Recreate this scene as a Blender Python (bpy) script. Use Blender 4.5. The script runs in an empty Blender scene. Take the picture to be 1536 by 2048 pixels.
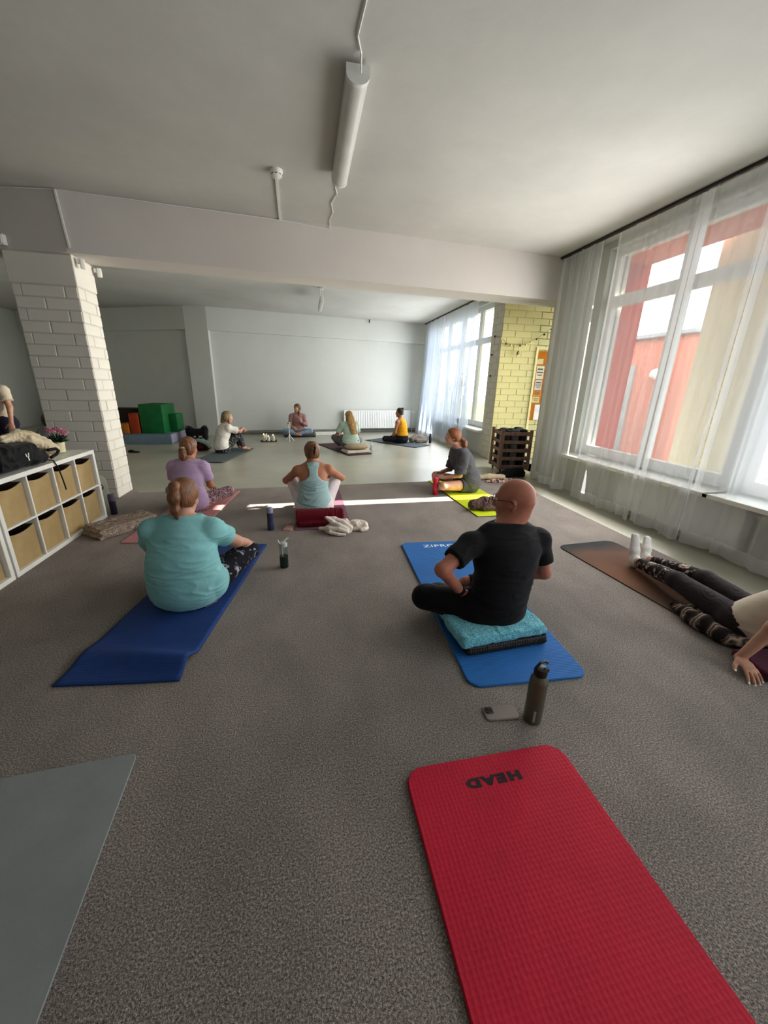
import bpy, bmesh, math, random
import numpy as np
from mathutils import Vector, Matrix

random.seed(7)
SC = bpy.context.scene
COL = SC.collection
PI = math.pi

# ------------------------------------------------------------------ camera
cd = bpy.data.cameras.new('camera')
cd.sensor_fit = 'VERTICAL'; cd.sensor_height = 36.0; cd.sensor_width = 27.0
cd.lens = 13.518; cd.clip_start = 0.02; cd.clip_end = 300
cam = bpy.data.objects.new('camera', cd); COL.objects.link(cam)
cam.matrix_world = Matrix(((0.981031, 0.037658, -0.190157, 0.0),
                           (-0.192290, 0.313227, -0.930007, 0.0),
                           (0.024540, 0.948931, 0.314527, 1.5),
                           (0, 0, 0, 1)))
SC.camera = cam

# ------------------------------------------------------------------ world, sun, window portals and fill lamps, exposure
world = bpy.data.worlds.new('sky'); SC.world = world; world.use_nodes = True
wn = world.node_tree.nodes; wl = world.node_tree.links
bg = wn['Background']
bg.inputs['Color'].default_value = (0.86, 0.94, 1.0, 1)
bg.inputs['Strength'].default_value = 3.0

def add_light(name, kind, loc, energy, color=(1, 1, 1), **kw):
    l = bpy.data.lights.new(name, kind); l.energy = energy; l.color = color
    o = bpy.data.objects.new(name, l); COL.objects.link(o); o.location = loc
    for k, v in kw.items(): setattr(l, k, v)
    return o

SUN_DIR = Vector((-1.0, -0.026, -0.52)).normalized()
sun = add_light('sun', 'SUN', (12, 5, 9), 22.0, (1.0, 0.93, 0.80), angle=0.006)
sun.rotation_euler = SUN_DIR.to_track_quat('-Z', 'Y').to_euler()

def window_portal(name, y0, y1, z0, z1, x):
    o = add_light(name, 'AREA', (x, (y0 + y1) / 2, (z0 + z1) / 2), 1.0, shape='RECTANGLE', size=z1 - z0, size_y=y1 - y0)
    o.rotation_euler = (0, PI / 2, 0)          # faces -X, into the room
    o.data.cycles.is_portal = True
    return o
window_portal('daylight_opening', 3.0, 5.05, 0.62, 3.04, 4.20)
window_portal('daylight_opening', 0.8, 2.85, 0.62, 3.04, 4.20)
window_portal('daylight_opening', -2.7, 0.65, 0.62, 3.04, 4.20)
window_portal('daylight_opening', 8.35, 12.4, 0.62, 3.04, 4.20)
window_portal('daylight_opening', 6.55, 7.75, 0.05, 2.6, 5.50)

def window_fill(y0, y1, z0, z1, x, energy, color=(0.95, 0.98, 1.0), spread=150):
    # added fill lamp at a window, hidden from the camera, brightens the room
    o = add_light('window_fill', 'AREA', (x, (y0 + y1) / 2, (z0 + z1) / 2), energy, color, shape='RECTANGLE', size=z1 - z0, size_y=y1 - y0)
    o.rotation_euler = (0, PI / 2, 0); o.data.spread = math.radians(spread); o.visible_camera = False     # a lamp, not a visible panel
    return o
window_fill(3.05, 5.1, 0.70, 3.0, 3.95, 5, (1.0, 0.97, 0.93))
window_fill(3.05, 5.4, 0.15, 2.9, 3.70, 42, (1.0, 0.97, 0.93), 165)
window_fill(0.8, 2.85, 0.70, 3.0, 3.95, 16, (0.97, 0.98, 1.0))
window_fill(-2.7, 0.65, 0.70, 3.0, 3.95, 24, (0.95, 0.98, 1.0))
window_fill(8.4, 12.3, 0.70, 3.0, 3.95, 10, (0.90, 0.96, 1.0))
window_fill(8.6, 12.3, 0.15, 2.9, 3.60, 52, (0.95, 0.98, 1.0), 165)
window_fill(6.6, 7.6, 0.3, 2.6, 5.25, 30, (1.0, 0.96, 0.84), 60)

SC.view_settings.view_transform = 'Standard'
SC.view_settings.look = 'None'
SC.view_settings.gamma = 1.0
SC.view_settings.use_curve_mapping = False
SC.view_settings.exposure = 1.15
SC.cycles.use_denoising = True
SC.cycles.max_bounces = 10
SC.cycles.diffuse_bounces = 6
SC.cycles.transparent_max_bounces = 24
SC.cycles.sample_clamp_indirect = 6.0
SC.cycles.caustics_reflective = False
SC.cycles.caustics_refractive = False

# ------------------------------------------------------------------ helpers: objects
def link(o, parent=None):
    COL.objects.link(o)
    if parent is not None: o.parent = parent
    return o

def tag(o, label=None, cat=None, group=None, kind=None):
    if label: o['label'] = label
    if cat: o['category'] = cat
    if group: o['group'] = group
    if kind: o['kind'] = kind
    return o

def thing(name, label, cat, loc=(0, 0, 0), rz=0.0, group=None):
    o = bpy.data.objects.new(name, None); o.empty_display_size = 0.1
    o.location = loc; o.rotation_euler = (0, 0, math.radians(rz))
    COL.objects.link(o)
    return tag(o, label, cat, group)

def np_mesh(name, V, F, smooth=True):
    """V (n,3), F (m,4) or (m,3) -> mesh data"""
    me = bpy.data.meshes.new(name)
    V = np.ascontiguousarray(V, dtype=np.float32); F = np.ascontiguousarray(F, dtype=np.int32)
    k = F.shape[1]
    me.vertices.add(len(V)); me.vertices.foreach_set('co', V.ravel())
    me.loops.add(F.size); me.loops.foreach_set('vertex_index', F.ravel())
    me.polygons.add(len(F))
    me.polygons.foreach_set('loop_start', np.arange(0, F.size, k, dtype=np.int32))
    me.polygons.foreach_set('loop_total', np.full(len(F), k, dtype=np.int32))
    me.polygons.foreach_set('use_smooth', np.full(len(F), smooth, dtype=bool))
    me.update(calc_edges=True); me.validate()
    return me

def put(name, me, mat, parent=None, loc=(0, 0, 0), rot=(0, 0, 0)):
    o = bpy.data.objects.new(name, me)
    if mat is not None and not me.materials: me.materials.append(mat)
    o.location = loc; o.rotation_euler = rot
    return link(o, parent)

class MB:
    """collects shapes into one bmesh; obj() links it as one mesh object"""
    def __init__(s): s.bm = bmesh.new()
    def _xf(s, vs, m):
        bmesh.ops.transform(s.bm, matrix=m, verts=vs)
    def box(s, c, size, rz=0.0, bevel=0.0, seg=1, rot=None):
        g = bmesh.ops.create_cube(s.bm, size=1.0)['verts']
        bmesh.ops.scale(s.bm, vec=size, verts=g)
        if bevel > 0:
            es = list({e for v in g for e in v.link_edges})
            r = bmesh.ops.bevel(s.bm, geom=es, offset=bevel, segments=seg, affect='EDGES', profile=0.6)
            g = list({v for f in r['faces'] for v in f.verts} | {v for v in g if v.is_valid})
        m = Matrix.Translation(c) @ (rot.to_4x4() if rot is not None else Matrix.Rotation(rz, 4, 'Z'))
        s._xf(g, m); return s
    def cyl(s, a, b, r1, r2=None, seg=20, cap=True):
        a = Vector(a); b = Vector(b); d = b - a; r2 = r1 if r2 is None else r2
        g = bmesh.ops.create_cone(s.bm, cap_ends=cap, segments=seg, radius1=r1, radius2=r2, depth=d.length)['verts']
        q = Vector((0, 0, 1)).rotation_difference(d.normalized())
        s._xf(g, Matrix.Translation((a + b) / 2) @ q.to_matrix().to_4x4()); return s
    def ball(s, c, r, seg=16, rings=10):
        r = (r, r, r) if not hasattr(r, '__len__') else r
        g = bmesh.ops.create_uvsphere(s.bm, u_segments=seg, v_segments=rings, radius=1.0)['verts']
        bmesh.ops.scale(s.bm, vec=r, verts=g); s._xf(g, Matrix.Translation(c)); return s
    def lathe(s, prof, c=(0, 0, 0), seg=28):
        rings = []
        for r, z in prof:
            rings.append([s.bm.verts.new((c[0] + r * math.cos(2 * PI * i / seg), c[1] + r * math.sin(2 * PI * i / seg), c[2] + z)) for i in range(seg)])
        for A, B in zip(rings, rings[1:]):
            for i in range(seg):
                j = (i + 1) % seg
                s.bm.faces.new((A[i], A[j], B[j], B[i]))
        s.bm.faces.new(list(reversed(rings[0]))); s.bm.faces.new(rings[-1]); return s
    def tube(s, pts, r, seg=8, taper=None):
        pts = [Vector(p) for p in pts]; rings = []
        up = Vector((0, 0, 1)); prev = None
        for i, p in enumerate(pts):
            t = (pts[min(i + 1, len(pts) - 1)] - pts[max(i - 1, 0)]).normalized()
            if prev is None:
                ref = up if abs(t.dot(up)) < 0.9 else Vector((1, 0, 0))
                n = (ref - t * ref.dot(t)).normalized()
            else:
                n = (prev - t * prev.dot(t)).normalized()
            prev = n; b = t.cross(n)
            rr = r if taper is None else r * taper[i]
            rings.append([s.bm.verts.new(p + (n * math.cos(2 * PI * k / seg) + b * math.sin(2 * PI * k / seg)) * rr) for k in range(seg)])
        for A, B in zip(rings, rings[1:]):
            for i in range(seg):
                j = (i + 1) % seg
                s.bm.faces.new((A[i], A[j], B[j], B[i]))
        s.bm.faces.new(list(reversed(rings[0]))); s.bm.faces.new(rings[-1]); return s
    def prism(s, poly, z0, z1):
        lo = [s.bm.verts.new((p[0], p[1], z0)) for p in poly]; hi = [s.bm.verts.new((p[0], p[1], z1)) for p in poly]
        n = len(poly)
        for i in range(n):
            j = (i + 1) % n; s.bm.faces.new((lo[i], lo[j], hi[j], hi[i]))
        s.bm.faces.new(list(reversed(lo))); s.bm.faces.new(hi); return s
    def mesh(s, name, smooth=False, angle=None):
        bmesh.ops.recalc_face_normals(s.bm, faces=s.bm.faces)
        me = bpy.data.meshes.new(name); s.bm.to_mesh(me); s.bm.free()
        if smooth:
            me.polygons.foreach_set('use_smooth', [True] * len(me.polygons))
            me.set_sharp_from_angle(angle=math.radians(angle or 40))
        return me
    def obj(s, name, mat, parent=None, loc=(0, 0, 0), rot=(0, 0, 0), smooth=False, angle=None):
        return put(name, s.mesh(name, smooth, angle), mat, parent, loc, rot)

def struct(o): o['kind'] = 'structure'; return o

# ------------------------------------------------------------------ helpers: materials
def lin(c):
    return tuple(((x / 255) / 12.92 if x / 255 <= 0.04045 else ((x / 255 + 0.055) / 1.055) ** 2.4) for x in c) + (1.0,)

class Mat:
    def __init__(s, name, col=(200, 200, 200), rough=0.6, spec=0.3, metal=0.0):
        s.m = bpy.data.materials.new(name); s.m.use_nodes = True
        s.n = s.m.node_tree.nodes; s.l = s.m.node_tree.links
        s.p = s.n['Principled BSDF']; s.out = s.n['Material Output']
        s.p.inputs['Base Color'].default_value = lin(col)
        s.p.inputs['Roughness'].default_value = rough
        s.p.inputs['Specular IOR Level'].default_value = spec
        s.p.inputs['Metallic'].default_value = metal
        s.tc = s.n.new('ShaderNodeTexCoord'); s.bumps = None
    def set(s, **kw):
        for k, v in kw.items(): s.p.inputs[k.replace('_', ' ')].default_value = v
        return s
    def map(s, scale=(1, 1, 1), rot=(0, 0, 0)):
        mp = s.n.new('ShaderNodeMapping'); mp.inputs['Scale'].default_value = scale; mp.inputs['Rotation'].default_value = rot
        s.l.new(s.tc.outputs['Object'], mp.inputs['Vector']); return mp.outputs['Vector']
    def noise(s, scale, detail=4, rough=0.55, vec=None, dist=0.0):
        t = s.n.new('ShaderNodeTexNoise'); t.inputs['Scale'].default_value = scale
        t.inputs['Detail'].default_value = detail; t.inputs['Roughness'].default_value = rough; t.inputs['Distortion'].default_value = dist
        s.l.new(vec or s.tc.outputs['Object'], t.inputs['Vector']); return t.outputs['Fac']
    def voronoi(s, scale, feature='F1', out='Distance', vec=None, rnd=1.0):
        t = s.n.new('ShaderNodeTexVoronoi'); t.feature = feature; t.inputs['Scale'].default_value = scale
        t.inputs['Randomness'].default_value = rnd
        s.l.new(vec or s.tc.outputs['Object'], t.inputs['Vector']); return t.outputs[out]
    def wave(s, scale, dist=0.0, vec=None, axis='X', detail=2, dscale=1.0):
        t = s.n.new('ShaderNodeTexWave'); t.bands_direction = axis; t.inputs['Scale'].default_value = scale
        t.inputs['Distortion'].default_value = dist; t.inputs['Detail'].default_value = detail; t.inputs['Detail Scale'].default_value = dscale
        s.l.new(vec or s.tc.outputs['Object'], t.inputs['Vector']); return t.outputs['Fac']
    def math(s, op, a, b=0.5):
        t = s.n.new('ShaderNodeMath'); t.operation = op
        for i, x in enumerate((a, b)):
            if isinstance(x, (int, float)): t.inputs[i].default_value = x
            else: s.l.new(x, t.inputs[i])
        return t.outputs[0]
    def ramp(s, fac, stops, interp='LINEAR'):
        r = s.n.new('ShaderNodeValToRGB'); r.color_ramp.interpolation = interp
        els = r.color_ramp.elements
        while len(els) > 1: els.remove(els[-1])
        els[0].position = stops[0][0]; els[0].color = lin(stops[0][1])
        for p, c in stops[1:]:
            e = els.new(p); e.color = lin(c)
        s.l.new(fac, r.inputs['Fac']); return r.outputs['Color']
    def mix(s, fac, a, b, mode='MIX'):
        m = s.n.new('ShaderNodeMix'); m.data_type = 'RGBA'; m.blend_type = mode
        if isinstance(fac, (int, float)): m.inputs['Factor'].default_value = fac
        else: s.l.new(fac, m.inputs['Factor'])
        for sock, x in ((m.inputs['A'], a), (m.inputs['B'], b)):
            pass
        ia, ib = [i for i in m.inputs if i.type == 'RGBA'][:2]
        for sock, x in ((ia, a), (ib, b)):
            if isinstance(x, tuple): sock.default_value = lin(x)
            else: s.l.new(x, sock)
        return [o for o in m.outputs if o.type == 'RGBA'][0]
    def color(s, sock): s.l.new(sock, s.p.inputs['Base Color']); return s
    def rough(s, sock): s.l.new(sock, s.p.inputs['Roughness']); return s
    def bump(s, h, strength=0.3, dist=0.01):
        b = s.n.new('ShaderNodeBump'); b.inputs['Strength'].default_value = strength; b.inputs['Distance'].default_value = dist
        s.l.new(h, b.inputs['Height'])
        if s.bumps is not None: s.l.new(s.bumps, b.inputs['Normal'])
        s.bumps = b.outputs['Normal']; s.l.new(s.bumps, s.p.inputs['Normal']); return s

def simple(name, col, rough=0.6, spec=0.3, metal=0.0, var=0.06, vs=6.0, bump=0.0, bs=80.0, bd=0.004):
    m = Mat(name, col, rough, spec, metal)
    if var > 0:
        lo = tuple(max(0, c * (1 - var)) for c in col); hi = tuple(min(255, c * (1 + var)) for c in col)
        m.color(m.ramp(m.noise(vs), [(0.3, lo), (0.7, hi)]))
    if bump > 0: m.bump(m.noise(bs, 3), bump, bd)
    return m.m

def cloth(name, col, var=0.05, weave=700.0, bump=0.25, fold=14.0, rough=0.9):
    m = Mat(name, col, rough, 0.12)
    lo = tuple(c * (1 - var) for c in col); hi = tuple(min(255, c * (1 + var)) for c in col)
    m.color(m.ramp(m.noise(5.0), [(0.3, lo), (0.7, hi)]))
    m.bump(m.noise(fold, 4, 0.5, dist=0.6), 0.22, 0.02)
    m.bump(m.noise(weave, 2), bump, 0.0015)
    m.p.inputs['Sheen Weight'].default_value = 0.06
    return m.m

# --- setting materials
def plaster(name, col, stain=0.06, bump=0.12):
    m = Mat(name, col, 0.85, 0.15)
    big = m.noise(0.7, 5, 0.6); fine = m.noise(9.0, 4)
    c1 = tuple(c * (1 - stain) for c in col)
    m.color(m.mix(m.math('MULTIPLY', fine, 0.35), m.ramp(big, [(0.25, c1), (0.65, col)]), c1))
    m.bump(m.noise(35.0, 6, 0.6), bump, 0.006); m.bump(m.noise(3.0, 3), 0.10, 0.03)
    return m.m
M_CEIL = plaster('ceiling_paint', (205, 204, 198), 0.10, 0.10)
M_WALL = plaster('wall_paint', (214, 216, 210), 0.05)
M_BEAM = plaster('beam_paint', (208, 202, 196), 0.05)
M_BRICKW = plaster('white_brick_paint', (216, 212, 202), 0.07, 0.3)
M_BRICKY = plaster('pale_yellow_brick', (224, 218, 160), 0.05, 0.25)  # pale yellow base for the pier's front bricks
M_JOINT = plaster('mortar_paint', (196, 192, 182), 0.06, 0.3)
M_JOINTY = plaster('yellow_mortar', (212, 206, 146), 0.06, 0.25)

def carpet_mat():
    m = Mat('carpet_pile', (112, 106, 102), 1.0, 0.02)
    pile = m.noise(150.0, 3, 0.7); mid = m.noise(420.0, 2, 0.6); blot = m.noise(1.6, 4, 0.55)
    track = m.noise(2.2, 3, 0.5, vec=m.map((1.6, 0.8, 1.0)))
    base = m.ramp(m.math('ADD', m.math('MULTIPLY', pile, 0.65), m.math('MULTIPLY', mid, 0.35)),
                  [(0.35, (58, 55, 53)), (0.5, (139, 131, 125)), (0.65, (212, 203, 197))])
    tone = m.ramp(m.math('ADD', m.math('MULTIPLY', blot, 0.5), m.math('MULTIPLY', track, 0.5)), [(0.38, (222, 219, 217)), (0.60, (255, 250, 246))])
    m.color(m.mix(1.0, base, tone, 'MULTIPLY'))
    m.bump(pile, 0.9, 0.012); m.bump(mid, 0.5, 0.004)
    m.p.inputs['Sheen Weight'].default_value = 0.15
    return m.m
M_CARPET = carpet_mat()

def vinyl_mat():
    m = Mat('vinyl_sheet', (160, 159, 143), 0.32, 0.4)
    m.color(m.ramp(m.noise(1.3, 5), [(0.3, (152, 151, 136)), (0.7, (170, 168, 153))]))
    return m.m
M_VINYL = vinyl_mat()

def sheer_mat(name, col, clear):
    m = bpy.data.materials.new(name); m.use_nodes = True
    n = m.node_tree.nodes; l = m.node_tree.links; n.clear()
    out = n.new('ShaderNodeOutputMaterial')
    tr = n.new('ShaderNodeBsdfTransparent'); tr.inputs['Color'].default_value = (1, 1, 1, 1)
    tl = n.new('ShaderNodeBsdfTranslucent'); tl.inputs['Color'].default_value = lin(col)
    df = n.new('ShaderNodeBsdfDiffuse'); df.inputs['Color'].default_value = lin(col)
    a = n.new('ShaderNodeMixShader'); a.inputs[0].default_value = 0.45
    l.new(tl.outputs[0], a.inputs[1]); l.new(df.outputs[0], a.inputs[2])
    tc = n.new('ShaderNodeTexCoord'); mp = n.new('ShaderNodeMapping'); mp.inputs['Scale'].default_value = (60, 900, 900)
    nz = n.new('ShaderNodeTexNoise'); nz.inputs['Scale'].default_value = 1.0; nz.inputs['Detail'].default_value = 2
    l.new(tc.outputs['Object'], mp.inputs['Vector']); l.new(mp.outputs['Vector'], nz.inputs['Vector'])
    mr = n.new('ShaderNodeMapRange'); mr.inputs['To Min'].default_value = 1 - clear - 0.08; mr.inputs['To Max'].default_value = 1 - clear + 0.08
    l.new(nz.outputs['Fac'], mr.inputs['Value'])
    b = n.new('ShaderNodeMixShader'); l.new(mr.outputs['Result'], b.inputs[0])
    l.new(tr.outputs[0], b.inputs[1]); l.new(a.outputs[0], b.inputs[2]); l.new(b.outputs[0], out.inputs['Surface'])
    return m
M_SHEER = sheer_mat('sheer_voile', (238, 240, 244), 0.68)
M_SHEERB = sheer_mat('sheer_voile_dense', (222, 232, 246), 0.42)
M_HEM = sheer_mat('sheer_hem', (244, 246, 250), 0.40)

def glass_mat(name, tint=(1, 1, 1), gloss=0.06, rough=0.02):
    m = bpy.data.materials.new(name); m.use_nodes = True
    n = m.node_tree.nodes; l = m.node_tree.links; n.clear()
    out = n.new('ShaderNodeOutputMaterial'); tr = n.new('ShaderNodeBsdfTransparent'); tr.inputs['Color'].default_value = tint + (1,)
    gl = n.new('ShaderNodeBsdfGlossy'); gl.inputs['Roughness'].default_value = rough
    b = n.new('ShaderNodeMixShader'); b.inputs[0].default_value = gloss
    l.new(tr.outputs[0], b.inputs[1]); l.new(gl.outputs[0], b.inputs[2]); l.new(b.outputs[0], out.inputs['Surface'])
    return m
M_GLASS = glass_mat('window_glass', (0.97, 0.98, 0.97), 0.05)
M_UPVC = simple('white_upvc', (226, 226, 222), 0.35, 0.4, var=0.02)
M_WHITE = simple('white_lacquer', (232, 230, 222), 0.4, 0.35, var=0.02)
M_RAD = simple('radiator_enamel', (226, 228, 226), 0.35, 0.4, var=0.02)
M_BLACK = simple('black_plastic', (18, 18, 19), 0.45, 0.35, var=0.05)
M_DARKRAIL = simple('dark_rail', (44, 38, 36), 0.5, 0.3)
M_LAMP = simple('lamp_housing', (206, 204, 198), 0.35, 0.4, var=0.02)

def pebble(name, a, b):
    m = Mat(name, a, 0.95, 0.1)
    m.color(m.ramp(m.noise(28, 5, 0.7), [(0.35, a), (0.6, b)]))
    m.bump(m.noise(40, 4, 0.7), 0.8, 0.02); return m.m
M_RED = pebble('red_render', (150, 44, 30), (176, 62, 44))
M_REDSPECK = pebble('red_pebbledash', (176, 84, 62), (222, 140, 112))  # lightened red stands in for ground bounce under the canopy
M_CREAM = pebble('cream_pebbledash', (206, 196, 160), (240, 233, 206))
M_PAVE = pebble('paving', (120, 116, 110), (150, 146, 138))
M_GREYB = pebble('grey_render', (150, 150, 152), (172, 172, 172))

# ------------------------------------------------------------------ the room shell
CZ = 3.33          # ceiling height
BZ = 2.765         # underside of the beams
def quadbox(poly, z0, z1, name, mat, parent=None):
    return MB().prism(poly, z0, z1).obj(name, mat, parent)

fl = MB().box((-2.0, 6.0, -0.06), (13.2, 20.0, 0.104)).box((4.8, 7.1, -0.06), (1.3, 1.6, 0.104)).obj('floor', M_VINYL)
struct(fl)
carpet = quadbox([(-8.4, -2.9), (3.37, -2.9), (3.37, 6.01), (-2.29, 5.68), (-2.42, 5.86), (-3.1, 5.86), (-8.4, 6.3)], -0.0078, 0.0, 'carpet', M_CARPET)
struct(carpet)
struct(MB().box((-2.0, 6.2, CZ + 0.06), (13.3, 20.2, 0.12)).obj('ceiling', M_CEIL))

# main beam across the room, and the band along the far wall
struct(quadbox([(-8.5, 6.35), (-2.44, 5.36), (4.3, 5.945), (4.3, 6.40), (-2.44, 5.86), (-8.5, 6.8)], BZ, CZ + 0.005, 'ceiling_beam', M_BEAM))
struct(quadbox([(-8.5, 14.78), (-3.05, 12.02), (-2.48, 11.93), (4.06, 12.93), (4.06, 13.2), (-2.5, 12.3), (-3.1, 12.35), (-8.5, 15.1)], 2.76, CZ + 0.005, 'far_wall_band', M_WALL))
struct(quadbox([(-8.6, 14.95), (-3.05, 12.14), (-2.48, 12.06), (4.06, 13.06), (4.06, 13.4), (-2.5, 12.5), (-3.1, 12.6), (-8.6, 15.5)], -0.06, CZ, 'wall_far', M_WALL))
struct(quadbox([(-3.06, 12.01), (-2.47, 11.92), (-2.45, 12.10), (-3.04, 12.18)], -0.008, 2.762, 'far_wall_pilaster', M_WALL))
struct(quadbox([(-8.6, -3.1), (-8.5, -3.1), (-8.5, 15.4), (-8.6, 15.4)], -0.06, CZ, 'wall_left', M_WALL))
struct(quadbox([(-8.6, -3.1), (4.3, -3.1), (4.3, -3.0), (-8.6, -3.0)], -0.06, CZ, 'wall_back', M_WALL))
# skirting along the far wall
struct(quadbox([(-2.44, 12.035), (4.0, 13.02), (4.0, 13.045), (-2.44, 12.06)], -0.008, 0.07, 'baseboard_far', simple('grey_skirting', (128, 128, 120), 0.5)))

# right wall: parapets, lintels and piers around the window openings
def wall_right_box(y0, y1, z0, z1):
    mb_r.box((4.12, (y0 + y1) / 2, (z0 + z1) / 2), (0.24, y1 - y0, z1 - z0))
mb_r = MB()
wall_right_box(-3.1, 5.94, -0.06, 0.58)
wall_right_box(-3.1, 5.94, 3.25, CZ)
for a, b in ((-3.1, -2.75), (0.65, 0.80), (2.86, 2.98), (5.18, 5.94)): wall_right_box(a, b, 0.58, 3.25)
mb_r.box((4.215, 5.13, 1.915), (0.05, 0.11, 2.67))      # added outer strip, keeps the sun off the window frame
wall_right_box(8.26, 13.2, -0.06, 0.58); wall_right_box(8.26, 13.2, 3.25, CZ); wall_right_box(12.42, 13.2, 0.58, 3.25)
struct(mb_r.obj('wall_right', M_WALL))
# porch beyond the right wall
struct(MB().box((4.98, 6.20, 1.60), (0.84, 0.28, 3.3)).obj('porch_side_wall', M_WALL))
struct(MB().box((4.9, 7.1, 3.30), (1.3, 1.6, 0.06)).obj('porch_ceiling', M_WALL))

def brick_mesh(cache, L, Hh, D, bevel):
    k = (round(L, 3), round(Hh, 3), round(D, 3))
    if k not in cache:
        cache[k] = MB().box((0, 0, 0), (L, D, Hh), bevel=bevel).mesh('brick')
    return cache[k]
BR = {}
def brick_face(parent, p0, ang, width, z0, z1, mat, course=0.1225, blen=0.42, joint=0.009, proud=0.008, seed=1, phase=0.0):
    """bricks on a vertical face: p0 = lower left corner seen from outside, ang = direction of the face in plan"""
    rnd = random.Random(seed)
    u = Vector((math.cos(ang), math.sin(ang), 0)); nrm = Vector((u.y, -u.x, 0))
    n = int(round((z1 - z0) / course)); ch = (z1 - z0) / n
    for i in range(n):
        x = -(blen / 2 if (i % 2) else 0.0) - phase * blen
        while x < width - 0.01:
            a = max(x, 0.0); b = min(x + blen, width)
            if b - a > 0.045:
                L = round((b - a) - joint, 2)
                me = brick_mesh(BR, L, ch - joint, 0.03, 0.006)
                c = Vector(p0) + u * ((a + b) / 2) + nrm * (proud - 0.015 + rnd.uniform(-0.003, 0.002)) + Vector((0, 0, z0 + (i + 0.5) * ch))
                o = bpy.data.objects.new('brick', me)
                if not me.materials: me.materials.append(mat)
                o.material_slots[0].link = 'OBJECT'; o.material_slots[0].material = mat
                o.location = c; o.rotation_euler = (rnd.uniform(-.006, .006), rnd.uniform(-.004, .004), ang + rnd.uniform(-.008, .008))
                link(o, parent)
            x += blen
# left brick pillar
pil = struct(MB().box((-2.765, 5.645, 1.38), (0.63, 0.43, 2.772)).obj('brick_pillar', M_JOINT))
brick_face(pil, (-3.08, 5.43, 0), 0.0, 0.635, 0.0, 2.45, M_BRICKW, seed=3, phase=0.3)
brick_face(pil, (-2.45, 5.425, 0), PI / 2, 0.44, 0.0, 2.45, M_BRICKW, seed=4, phase=0.15)
MB().box((-2.763, 5.643, 2.605), (0.655, 0.455, 0.30), bevel=0.008).obj('render_cap', M_BRICKW, pil)
# right brick pillar under the beam end
pir = struct(MB().box((4.30, 6.15, 1.38), (0.50, 0.40, 2.772)).obj('brick_pillar_right', M_JOINT))
brick_face(pir, (4.05, 6.35, 0), -PI / 2, 0.40, 0.0, 2.765, M_BRICKW, seed=5)
brick_face(pir, (4.045, 5.95, 0), 0.0, 0.42, 0.0, 2.765, M_BRICKW, seed=6, phase=0.4)
# yellow brick pier beyond the crate
pie = struct(quadbox([(3.91, 7.81), (4.70, 7.81), (4.70, 8.27), (3.91, 8.27)], -0.06, CZ, 'brick_pier', M_JOINTY))
brick_face(pie, (3.905, 7.81, 0), 0.0, 1.50, 0.0, CZ, M_BRICKY, seed=8, blen=0.36, phase=0.2)
brick_face(pie, (3.91, 8.265, 0), -PI / 2, 0.46, 0.0, CZ, M_BRICKW, seed=9, blen=0.36)

# ------------------------------------------------------------------ windows
def make_window(n, y0, y1, z0, z1, mullions, transom, sill=True):
    w = thing('window_%d' % n, None, None, (4.13, (y0 + y1) / 2, z0)); struct(w)
    cy = (y0 + y1) / 2
    def bar(name, ya, yb, za, zb, dx=0.075, x=0.0):
        return MB().box((x, (ya + yb) / 2 - cy, (za + zb) / 2 - z0), (dx, yb - ya, zb - za), bevel=0.006).obj(name, M_UPVC, w)
    fw = 0.10
    bar('frame_bar', y0, y0 + fw, z0, z1); bar('frame_bar', y1 - fw, y1, z0, z1)
    bar('frame_bar', y0 + fw, y1 - fw, z0, z0 + fw + 0.03); bar('frame_bar', y0 + fw, y1 - fw, z1 - fw, z1)
    xs = [y0 + fw / 2] + list(mullions) + [y1 - fw / 2]
    for m in mullions: bar('mullion', m - 0.07, m + 0.07, z0 + fw, z1 - fw, 0.07)
    t0, t1 = transom
    for a, b in zip(xs, xs[1:]):
        bar('transom', a + 0.05, b - 0.05, t0, t1, 0.068)
        for za, zb in ((z0 + fw, t0), (t1, z1 - fw)):
            MB().box((0.0, (a + b) / 2 - cy, (za + zb) / 2 - z0), (0.012, b - a - 0.06, zb - za + 0.04)).obj('pane', M_GLASS, w)
    if sill:
        MB().box((-0.20, 0, -0.035), (0.34, y1 - y0 + 0.18, 0.045), bevel=0.008, seg=2).obj('window_sill', M_WHITE, w)
    return w
w1 = make_window(1, 2.98, 5.18, 0.59, 3.25, [4.06], (2.55, 2.69))
for zz in (1.86, 1.30):   # two white handles on the mullion
    h = MB().box((-0.045, 4.06 - 4.08, zz - 0.59), (0.03, 0.045, 0.05), bevel=0.008).box((-0.075, 4.06 - 4.08, zz - 0.59 - 0.05), (0.02, 0.022, 0.13), bevel=0.006).obj('handle', M_WHITE, w1)
make_window(2, 0.80, 2.86, 0.59, 3.25, [1.83], (2.55, 2.69))
make_window(3, -2.75, 0.65, 0.59, 3.25, [-1.6, -0.5], (2.55, 2.69))
make_window(4, 8.26, 12.42, 0.59, 3.25, [9.3, 10.35, 11.4], (2.45, 2.58))

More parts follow.
